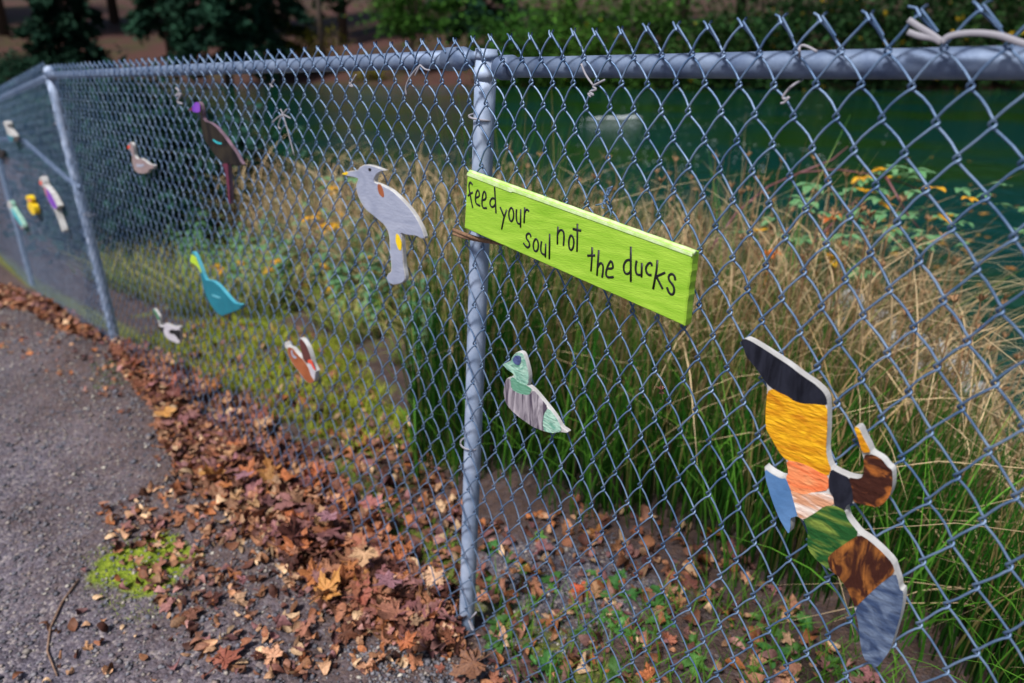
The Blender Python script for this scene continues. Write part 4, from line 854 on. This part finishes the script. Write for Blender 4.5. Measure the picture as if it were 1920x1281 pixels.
fl_=np.clip(.62+.35*np.sin(u*4.1+w_*2.3)*np.sin(w_*5.2-u*1.7)+.25*np.sin(u*9.7-w_*3),.3,1.15)[:,None]; ct=ct*fl_; grn=(np.sin(u*3.3+2)*np.sin(w_*4.4+u)>.25)&(rng.random(len(u))<.7); ct[grn]=np.array([.10,.26,.05])*rng.uniform(.6,1.3,(grn.sum(),1))
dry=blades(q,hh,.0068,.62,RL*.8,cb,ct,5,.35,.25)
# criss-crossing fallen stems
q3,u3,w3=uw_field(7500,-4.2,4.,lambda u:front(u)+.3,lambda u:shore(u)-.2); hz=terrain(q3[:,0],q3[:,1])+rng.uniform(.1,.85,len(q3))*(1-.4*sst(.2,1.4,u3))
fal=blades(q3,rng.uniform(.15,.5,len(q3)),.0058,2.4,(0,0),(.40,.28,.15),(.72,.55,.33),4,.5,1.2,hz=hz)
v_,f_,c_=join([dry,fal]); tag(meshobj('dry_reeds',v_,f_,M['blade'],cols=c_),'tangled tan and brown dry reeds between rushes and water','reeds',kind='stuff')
qa,ua,wa=uw_field(12000,-6.5,-1.1,lambda u:1.0-.5*sst(-2.8,-3.6,u),lambda u:0*u+2.8)
kk=(np.sin(ua*7+wa*3)*np.sin(wa*8-ua)>-.3); qa=qa[kk]
ca=np.array([(.50,.60,.10),(.72,.66,.20),(.74,.58,.30),(.22,.45,.08)])[rng.integers(0,4,len(qa))]  # tip colours raised to suggest a pool of light here
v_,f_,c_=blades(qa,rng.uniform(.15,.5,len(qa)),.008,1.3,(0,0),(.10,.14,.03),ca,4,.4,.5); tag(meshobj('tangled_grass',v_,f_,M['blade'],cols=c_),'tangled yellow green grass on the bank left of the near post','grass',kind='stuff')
# sparse rush seed heads
mb=MB()
q,u,w_=uw_field(260,-2.2,2.6,lambda u:front(u)+.4,lambda u:shore(u)-.3)
for k in range(len(q)):
    x,y=q[k]; h=random.uniform(.9,1.25)*(1-.4*float(sst(0,1.4,u[k])))*(1-.35*float(sst(-1.2,-2.2,u[k]))); z=gz(x,y)+h; lx,ly=random.gauss(0,.06),random.gauss(0,.06)
    mb.tube([(x,y,z-h*.6),(x+lx*.4,y+ly*.4,z-.06),(x+lx,y+ly,z+.03)],[.002,.002,.001],4,False)
    for s in range(5): a=random.uniform(0,6.28); r=.016; mb.tube([(x+lx*.7,y+ly*.7,z-.01),(x+lx*.7+r*math.cos(a),y+ly*.7+r*math.sin(a),z+.012*random.random())],[.005,.003],4,False)
M['seed']=mat('brown_seed_head',(.20,.11,.05),.8,noise_s=90,col2=(.36,.20,.10))
tag(mb.build('rush_seed_heads',M['seed']),'brown seed heads on thin stalks among the dry reeds','seed heads',kind='stuff')
# ---------------- leafy weeds ----------------
M['weed']=mat('weed_leaf',(.06,.18,.035),.45,noise_s=40,col2=(.12,.28,.07),objrand=.3,trans=.25)
M['nettle']=mat('nettle_leaf',(.07,.20,.08),.5,noise_s=40,col2=(.16,.33,.16),objrand=.25,trans=.25)
M['bramble']=mat('bramble_leaf',(.12,.32,.13),.45,noise_s=30,col2=(.20,.38,.18),trans=.25)
M['yleaf']=mat('yellow_leaf',(.85,.50,.02),.5,noise_s=30,col2=(.75,.33,.02),trans=.3)
M['cane']=mat('bramble_cane',(.20,.075,.10),.5,noise_s=30,col2=(.14,.05,.05))
def leaf_add(mb,p,dirv,l,wd,m=0,fold=.2,droop=.3):
    p=Vector(p); d=Vector(dirv).normalized(); s=d.cross(Vector((0,0,1))); s=s.normalized() if s.length>.01 else Vector((1,0,0)); u=s.cross(d).normalized()
    prof=((0,.12),(.2,.75),(.45,1.),(.75,.62),(1,.03)); v=[]
    for t_,k in prof:
        c=p+d*l*t_-Vector((0,0,1))*droop*l*t_*t_
        v+=[c-s*wd*k/2+u*fold*wd*k/2,c,c+s*wd*k/2+u*fold*wd*k/2]
    f=[]
    for i in range(4):
        for j in range(2): f.append((i*3+j,i*3+j+1,(i+1)*3+j+1,(i+1)*3+j))
    mb.add(v,f,m)
def weed_mesh(seed,kind):
    random.seed(seed); mb=MB()
    if kind=='rosette':
        for k in range(random.randint(8,12)):
            a=k*2.4+random.uniform(-.3,.3); l=random.uniform(.035,.075); leaf_add(mb,(0,0,.004),(math.cos(a),math.sin(a),random.uniform(.2,.9)),l,l*.42,0,.3,.4)
    else:
        for s in range(random.randint(2,4)):
            a=random.uniform(0,6.28); hh=random.uniform(.28,.5); lx,ly=.25*math.cos(a),.25*math.sin(a); pts=[(lx*hh*t*t,ly*hh*t*t,hh*t) for t in (0,.35,.7,1)]
            mb.tube(pts,[.0035,.003,.002,.0015],5,False,1)
            for lv in range(6):
                t=.3+.7*lv/5; c=(lx*hh*t*t,ly*hh*t*t,hh*t)
                for q in range(3): b_=lv*1.2+q*2.1+a; l=random.uniform(.05,.085)*(1.15-.35*t); leaf_add(mb,c,(math.cos(b_),math.sin(b_),.25),l,l*.55,0,.25,.5)
    return mb
def weed_proto(seed,kind,name,label,cat,group,m):
    mb=weed_mesh(seed,kind); e=empty(name,(0,0,0),label,cat,group)
    if kind=='rosette': mb.build('foliage',m,e,False)
    else:
        a=MB();a.v=mb.v;a.f=[f for f,q in zip(mb.f,mb.m) if q==0]; a.m=[0]*len(a.f); s=MB(); s.v=mb.v; s.f=[f for f,q in zip(mb.f,mb.m) if q==1]; s.m=[0]*len(s.f)
        a.build('foliage',m,e,False); s.build('stem',M['cane'] if False else M['weed'],e)
    return e
def dup(e,loc,s,rz):
    c=e.copy(); COL.objects.link(c); c.location=loc; c.scale=(s,)*3; c.rotation_euler=(0,0,rz)
    for ch in e.children: d=ch.copy(); COL.objects.link(d); d.parent=c
    return c
def scatter(protos,pts,s0,s1):
    for k,(x,y) in enumerate(pts):
        random.seed(900+k); e=protos[k%len(protos)]; s=random.uniform(s0,s1); rz=random.uniform(0,6.28)
        if k<len(protos): e.location=(x,y,gz(x,y)); e.scale=(s,)*3; e.rotation_euler=(0,0,rz)
        else: dup(e,(x,y,gz(x,y)),s,rz)
WG=('small_weed','small green weed with rounded leaves growing behind the fence foot','weed','small weeds behind the fence')
wp=[weed_proto(31+k,'rosette',*WG,M['weed']) for k in range(3)]
scatter(wp,np.concatenate([[onground(x,y)[:2] for x,y in ((1440,1170),(1470,1190),(1450,1230),(1500,1215),(1180,1120),(1160,1180),(1210,1190),(1010,1010),(1300,1250),(1420,1260),(1560,1240),(1610,1270),(985,1230),(1390,1205))],sample_px([(880,1010),(1500,1150),(1650,1281),(950,1281)],30)]),.45,.95)
NG=('nettle','leafy green nettle stalk growing between the moss and the dry reeds','nettle','nettles left of the near post')
np_=[weed_proto(61+k,'stalk',*NG,M['nettle']) for k in range(4)]
pl=[]; 
for k in range(110):
    u=random.uniform(-5.2,-1.25); w_=random.uniform(1.0,3.0); pl.append(xy(u,w_))
scatter(np_,pl,.7,1.3)
# ---------------- arching bramble on the right, yellow-leaved bramble left ----------------
def bramble(name,label,canes,sprays,rl,yfrac,rc=.006):
    c=np.array(canes[0][0]); e=empty(name,tuple(c),label,'bramble'); mb=MB()
    for cn in canes: mb.tube(cn,[rc*(1-.6*k/(len(cn)-1)) for k in range(len(cn))],7)
    mb.build('cane',M['cane'],e)
    g=MB(); y=MB(); cb_=MB()
    for (p,n,spread) in sprays:
        for k in range(n):
            a=random.uniform(0,6.28); l=rl*random.uniform(.6,1.2); q=Vector(p)+Vector([random.gauss(0,spread) for _ in range(3)])
            tgt=y if random.random()<yfrac else g
            for r_ in range(3): leaf_add(tgt,q,(math.cos(a+(r_-1)*1.0),math.sin(a+(r_-1)*1.0),random.uniform(-.2,.4)),l,l*.62,0,.25,.3)
    g.build('foliage',M['bramble'],e,False)
    if y.f: y.build('yellow_leaves',M['yleaf'],e,False)
    return e
random.seed(5)
YB=3.3
def cr(pts): return [at(x,y,Y) for x,y,Y in pts]
bramble('bramble','arching purple bramble cane with pale green leaves over the water at right',[cr([(1330,470,3.0),(1380,400,3.1),(1440,350,3.2),(1500,324,3.3),(1570,318,3.3),(1640,328,3.3),(1700,345,3.3),(1760,380,3.3)]),cr([(1500,324,3.3),(1560,300,3.35),(1590,275,3.4)]),cr([(1660,330,3.3),(1700,400,3.2),(1740,450,3.2)]),cr([(1480,520,2.9),(1530,450,3.0),(1580,400,3.1),(1610,370,3.2)])],
 [(at(1690,335,3.3),13,.08),(at(1740,400,3.2),13,.09),(at(1640,370,3.2),9,.07),(at(1800,430,3.1),9,.07),(at(1720,440,3.0),6,.06),(at(1600,385,3.1),5,.05),(at(1430,440,3.0),5,.06),(at(1640,330,3.3),6,.05),(at(1680,400,2.9),7,.07),(at(1560,440,2.9),9,.10),(at(1500,400,3.0),7,.08),(at(1860,380,3.3),6,.08)],.068,.20)
bramble('bramble','yellow and green leaved bramble left of the grey crested bird',[cr([(560,560,4.4),(580,470,4.5),(610,400,4.5),(650,360,4.6)]),cr([(700,560,4.2),(690,520,4.3),(670,480,4.3)])],
 [(at(615,375,4.5),8,.08),(at(650,350,4.5),4,.05),(at(600,430,4.5),8,.12),(at(540,470,4.6),8,.14),(at(690,490,4.3),4,.06),(at(650,520,4.4),8,.12),(at(480,520,4.6),7,.14)],.075,.30)
for (x,y,Y,c_) in ((1447,476,2.9,'round orange leaf cluster on a reed tip right of the sign'),(1560,405,3.1,'curled orange brown leaf hanging under the arching bramble')):
    mb=MB(); p=at(x,y,Y); 
    for k in range(7): a=k*.9; leaf_add(mb,p,(math.cos(a),math.sin(a),random.uniform(-.6,.6)),.05,.045,0,.5,.4)
    mb.tube([p,p-V(.03,0,.35)],[.002,.003],5)
    ob=mb.build('orange_leaf',mat('orange_leaf_surface',(.80,.25,.03),.5,noise_s=30,col2=(.6,.13,.02),trans=.3)); tag(ob,c_,'autumn leaf')
# leaves floating on the pond
fl=maple_mesh(77,mat('floating_leaf',(.55,.20,.04),.4,noise_s=10,col2=(.45,.28,.05),objrand=.3),.4)
random.seed(12)
for k in range(60):
    px=random.uniform(1560,1930); py=random.uniform(290,560); d=ray(px,py); t_=(WZ-HC)/d[2]; X_=cC+t_*d
    if uw(X_[0],X_[1])[1]<shore(uw(X_[0],X_[1])[0])+.6: continue
    o=bpy.data.objects.new('floating_leaf',fl); COL.objects.link(o); o.location=(X_[0],X_[1],WZ+.012); s=random.uniform(.07,.16); o.scale=(s,s,s*.5); o.rotation_euler=(0,0,random.uniform(0,6)); tag(o,'orange autumn leaf floating on the pond beyond the bramble','floating leaf','autumn leaves floating on the pond')
# pale lumps added as water glints, and dark thicket beyond the far run
M['glint_lump']=mat('pale_glint',(.62,.64,.66),.6,noise_s=9,col2=(.30,.32,.34),bump=.8,bump_s=14,bdist=.03)
def glint_lump(name,x,y,z,s,label,group=None):
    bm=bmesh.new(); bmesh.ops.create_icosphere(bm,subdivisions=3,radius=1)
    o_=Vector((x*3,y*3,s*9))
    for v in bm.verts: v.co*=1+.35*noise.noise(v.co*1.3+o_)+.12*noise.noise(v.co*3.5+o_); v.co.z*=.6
    me=bpy.data.meshes.new(name); bm.to_mesh(me); bm.free(); me.materials.append(M['glint_lump']); me.polygons.foreach_set('use_smooth',[True]*len(me.polygons))
    o=bpy.data.objects.new(name,me); COL.objects.link(o); o.location=(x,y,z); o.scale=(s,)*3; o.rotation_euler=(0,0,random.uniform(0,6)); tag(o,label,'glint_lump',group)
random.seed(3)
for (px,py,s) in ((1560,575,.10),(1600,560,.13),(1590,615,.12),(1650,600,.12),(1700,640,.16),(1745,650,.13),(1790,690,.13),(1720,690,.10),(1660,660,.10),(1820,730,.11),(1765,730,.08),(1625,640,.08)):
    d=ray(px,py); t_=(WZ+.05-HC)/d[2]; X_=cC+t_*d; glint_lump('glint_lump',X_[0],X_[1],max(gz(X_[0],X_[1]),WZ)+.05,s,"pale grey lump added as a water glint, half hidden by the dry reeds","pale lumps added as water glints")
# white spray of the fountain on the water
mb=[];
K=260; xs=rng.beta(2.2,1.6,K)*2.2-1.2; ys=xs*.6+rng.normal(0,.12,K)*(xs+1.4); c_=at(1150,217,26.); c_=cC+(WZ-HC)/ray(1150,222)[2]*ray(1150,222)
zz=np.abs(rng.normal(0,.006,K)); sz=rng.uniform(.010,.035,K)
T4=np.array([(0,0,1),(.9,0,-.3),(-.5,.8,-.3),(-.5,-.8,-.3)]); vv=(T4[None]*sz[:,None,None]*np.array([2.2,1,.6]))+np.stack([c_[0]+xs*1.1,c_[1]+ys,WZ+.02+zz],-1)[:,None,:]
F4=np.array([(0,1,2),(0,2,3),(0,3,1),(1,3,2)]); M['foam_glint']=mat('white_water_and_glint',(.8,.86,.9),.3)
tag(meshobj('water_splash',vv.reshape(-1,3),(F4[None]+(np.arange(K)*4)[:,None,None]).reshape(-1,3),M['foam_glint']),'thin white streak of splashing water out on the pond','splash',kind='stuff')
K=260; px_=rng.normal(1330,130,K); py_=rng.uniform(165,330,K); vv=[]  # small pale discs drawn as sky glints on the ripples
for a,b in zip(px_,py_):
    d=ray(a,b); X_=cC+(WZ-HC)/d[2]*d
    if uw(X_[0],X_[1])[1]<4: continue
    r_=random.uniform(.010,.028)*(X_[1]/9)**.6; vv.append([(X_[0]+r_*math.cos(q*1.2566),X_[1]+r_*math.sin(q*1.2566),WZ+.006) for q in range(5)])
vv=np.array(vv); tag(meshobj('glint_flecks',vv.reshape(-1,3),np.arange(len(vv)*5).reshape(-1,5),M['foam_glint']),'pale flecks put in as sky glints on the dark pond','foam_glint',kind='stuff')
# ---------------- far bank ----------------
M['conifer']=mat('conifer_needles',(.010,.036,.024),.9,spec=.08,noise_s=.6,col2=(.03,.085,.05),attr=True,trans=.1)
M['leafy']=mat('broad_leaves',(1,1,1),.85,spec=.1,attr=True,trans=.2)
M['bark']=mat('tree_bark',(.05,.035,.03),.85,noise_s=4,col2=(.09,.065,.05))
def leafcloud(C,sz,cols,flat=.5):
    K=len(C); a=rng.uniform(0,6.28,K); nrm=rng.normal(0,1,(K,3)); nrm[:,2]=np.abs(nrm[:,2])+flat; nrm/=np.linalg.norm(nrm,axis=1,keepdims=True)
    u=np.cross(nrm,np.array([.3,.5,.8])); u/=np.linalg.norm(u,axis=1,keepdims=True); v=np.cross(nrm,u); s=(sz*rng.uniform(.5,1.4,K))[:,None]
    ca,sa=np.cos(a)[:,None],np.sin(a)[:,None]; p=u*ca+v*sa; q=-u*sa+v*ca
    vv=np.stack([C-p*s,C-q*s*.5,C+p*s,C+q*s*.5],1); return vv.reshape(-1,3),np.arange(K*4).reshape(K,4),np.repeat(cols,4,0)
def conifer(x,y,h,r,label,group=None,seed=0,n=12000,low=.12,col=(1.,1.,1.)):
    rg=np.random.default_rng(seed); z0=gz(x,y); e=empty('conifer',(x,y,z0),label,'conifer',group)
    mb=MB(); mb.tube([(x,y,z0-.3),(x+.1,y,z0+h*.5),(x,y,z0+h*.97)],[h*.022,h*.013,.03],9); mb.build('trunk',M['bark'],e)
    nb=int(70); C=[];cc=[]
    for b in range(nb):
        t=low+(1-low)*(b/nb)**.9; L_=r*(1-t)**.75*rg.uniform(.7,1.15)+.2; a=b*2.399+rg.normal(0,.3); m=int(n/nb*(1.3-t*.6))
        s=np.sqrt(rg.random(m)); px=x+np.cos(a)*L_*s+rg.normal(0,.07*L_+.05,m); py=y+np.sin(a)*L_*s+rg.normal(0,.07*L_+.05,m); pz=z0+h*t-.32*L_*s**1.6+rg.normal(0,.12,m)-np.abs(rg.normal(0,.35,m))*s
        C.append(np.stack([px,py,pz],-1)); cc.append(np.repeat(np.array([[1,1,1.]])*rg.uniform(.5,1.3),m,0))
    v_,f_,c_=leafcloud(np.concatenate(C),.27*h/15,np.concatenate(cc)*np.array(col)); meshobj('crown',v_,f_,M['conifer'],e,cols=c_)
def leafy(name,x,y,h,r,label,cat,group=None,seed=0,n=5000,base=(.04,.10,.02),var=.5,leaf=.2,z0=None,trunk=True,crown0=.3,clumps=40,spk=None):
    rg=np.random.default_rng(seed); z0=gz(x,y) if z0 is None else z0; e=empty(name,(x,y,z0),label,cat,group)
    mb=MB(); mb.tube([(x,y,z0-.3),(x+r*.06,y,z0+h*.45),(x,y,z0+h*.8)],[max(.05,h*.02),h*.012,.03],8)
    for k in range(6):
        a=k*1.05+seed; mb.tube([(x,y,z0+h*(.25+.07*k)),(x+math.cos(a)*r*.6,y+math.sin(a)*r*.6,z0+h*(.45+.07*k))],[h*.008,.02],6)
    mb.build('trunk',M['bark'],e)
    d=rg.normal(0,1,(clumps,3)); d/=np.linalg.norm(d,axis=1,keepdims=True); d*=rg.uniform(.45,1.,(clumps,1)); cz=z0+h*(crown0+1)/2
    cc=np.stack([x+d[:,0]*r,y+d[:,1]*r,cz+d[:,2]*h*(1-crown0)/2],-1); m=n//clumps; sz=rg.uniform(.16,.34,clumps)*r
    C=(cc[:,None]+rg.normal(0,1,(clumps,m,3))*sz[:,None,None]*np.array([1,1,.7])).reshape(-1,3)
    C[:,2]=np.maximum(C[:,2],z0+.02)
    cl=np.array(base)[None]*rg.uniform(1-var,1+var,(clumps,1)); cl=np.repeat(cl,m,0)*rg.uniform(.7,1.3,(len(C),1))
    if spk is not None: k_=rg.random(len(C))<spk[0]; cl[k_]=np.array(spk[1])*rg.uniform(.6,1.1,(k_.sum(),1))
    v_,f_,c_=leafcloud(C,leaf,cl); meshobj('crown',v_,f_,M['leafy'],e,cols=c_)
def X_at(px,Y): return (px-960)/F_PX*(Y*math.cos(PITCH)+0.0*Y)+0   # approx sideways position at distance Y
def xa(px,Y,py=90): return float(at(px,py,Y)[0])
conifer(xa(300,72),74,18,3.6,'dark conifer with low sweeping branches, left of the big one on the far bank','conifers on the far bank',1,low=.2) 
conifer(xa(420,63),63,19,5.2,'dark blue green conifer above the left rail with its trunk showing','x',2,n=15000,low=.16)
conifer(xa(510,70),70,20,4.2,'slimmer dark conifer behind the big one above the left rail','x',3)
conifer(xa(0,52),60,19,3.4,'huge near black conifer in the upper left corner','x',4,n=15000,low=.05,col=(.6,.6,.6))
conifer(xa(880,72),74,18,5.0,'dark blue conifer left of the near post beyond the pond','x',5,n=13000,low=.16)
for o in bpy.data.objects:
    if o.get('group') in ('x','conifers on the far bank'): del o['group']
leafy('bush',xa(30,55),56,3.2,3.,'dark green bush at the left edge beyond the far fence','bush',seed=8,base=(.02,.06,.035),leaf=.16,crown0=.0)
leafy('tree',xa(770,68),68,9,3.6,'bright green broadleaf tree with a dark trunk left of the near post','tree',seed=9,base=(.05,.14,.02),leaf=.20,crown0=.30)
leafy('bush',xa(590,72),72,4.5,3.,'yellow green shrub on the leaf covered slope','bush',seed=10,n=1500,base=(.16,.15,.02),leaf=.16,crown0=.1)
leafy('bush',xa(690,66),66,2.2,1.6,'small olive yellow shrub near the far waterline','bush',seed=11,n=900,base=(.13,.12,.02),leaf=.14,crown0=.0)
mb=MB(); x_=xa(603,70); mb.tube([(x_,70,gz(x_,70)-.2),(x_+.1,70,gz(x_,70)+6),(x_-.1,70,18)],[.28,.24,.15],9)
for k in range(6): mb.tube([(x_,70,8+k*1.6),(x_+(-1)**k*2.2,70.5,9.5+k*1.6)],[.08,.02],5)
tag(mb.build('bare_trunk',M['bark']),'bare dark trunk standing alone on the brown slope','tree')
sh=[(985,64,7,4.2,(.035,.11,.016)),(1075,63,6.5,4.,(.055,.14,.018)),(1180,65,8,4.5,(.045,.12,.018)),(1290,62,7,4.2,(.028,.075,.016)),(1400,62,7.5,4.6,(.020,.058,.016)),(1510,61,8,4.6,(.018,.055,.018)),(1620,62,8,4.8,(.022,.06,.02)),(1730,61,9,5,(.018,.05,.014)),(1840,61,9,5,(.020,.055,.014)),(1960,60,9,5,(.014,.04,.012)),(2090,60,9,5,(.016,.045,.014))]
names=['bright green waterside shrub just right of the near post top','brighter green shrub, second right of the near post top','tall mid green shrub above the right rail left part','dusky green shrub above the right rail where the rail begins to widen','dark ivy green shrub above the middle of the right rail','dark shrub with a few yellow leaves above the right rail','dense dark shrub left of the plastic strap','deep green shrub right behind the plastic strap start','dark green shrub above the plastic strap','nearly black shrub in the upper right corner','dark shrub beyond the right edge of the photo']
for k,(px,Y,h,r,b_) in enumerate(sh):
  X_=xa(px,58); Y=61.6-6*math.sin(.05*X_)-.02*X_+.4*(k%3); leafy('shrub',xa(px,Y),Y,h,r,names[k],'shrub',seed=20+k,n=5200,base=b_,var=.65,leaf=.21,crown0=-.15,clumps=60,spk=(.012,(.5,.33,.02)) if k>3 else (.006,(.4,.35,.03)))
for k,(u,w_,h,r,nm_) in enumerate([(-5.9,1.7,1.5,.8,'dark thicket bush right behind the far fence run, nearest the far post'),(-7.3,1.7,1.6,1.1,'dark thicket bush behind the farthest post'),(-9.2,1.9,1.9,1.1,'dark thicket bush beyond the farthest post at the left edge'),(-7.,4.0,1.5,1.2,'second row thicket bush behind the far fence run')]):
    x,y=xy(u,w_); leafy('thicket_bush',x,y,h,r,nm_,'bush',seed=140+k,n=9000,base=(.015,.05,.035),leaf=.06,crown0=-.2,clumps=60,z0=gz(x,y)-.1)
# backdrop: tall trees added so the pond mirrors less sky
TL='tall dark green tree added behind the far bank for the pond to mirror'
k=0
for px in list(range(-300,2300,105)):
    Y=92+(k%3)*7; leafy('backdrop_tree',xa(px,Y),Y,30+(k*37%9),7.0,TL,'tree','tall trees added for the pond reflection',seed=60+k,n=2600,base=(.016,.045,.020),var=.5,leaf=.75,crown0=.12,clumps=46); k+=1
k=0
for px in (-900,-620,-420,2500,2850,3300): leafy('unseen_side_tree',xa(px,60),60,22,7.,'large dark tree on the shore outside the photo','tree','unseen trees round the pond',seed=90+k,n=2200,base=(.02,.05,.02),leaf=.7,crown0=.1); k+=1
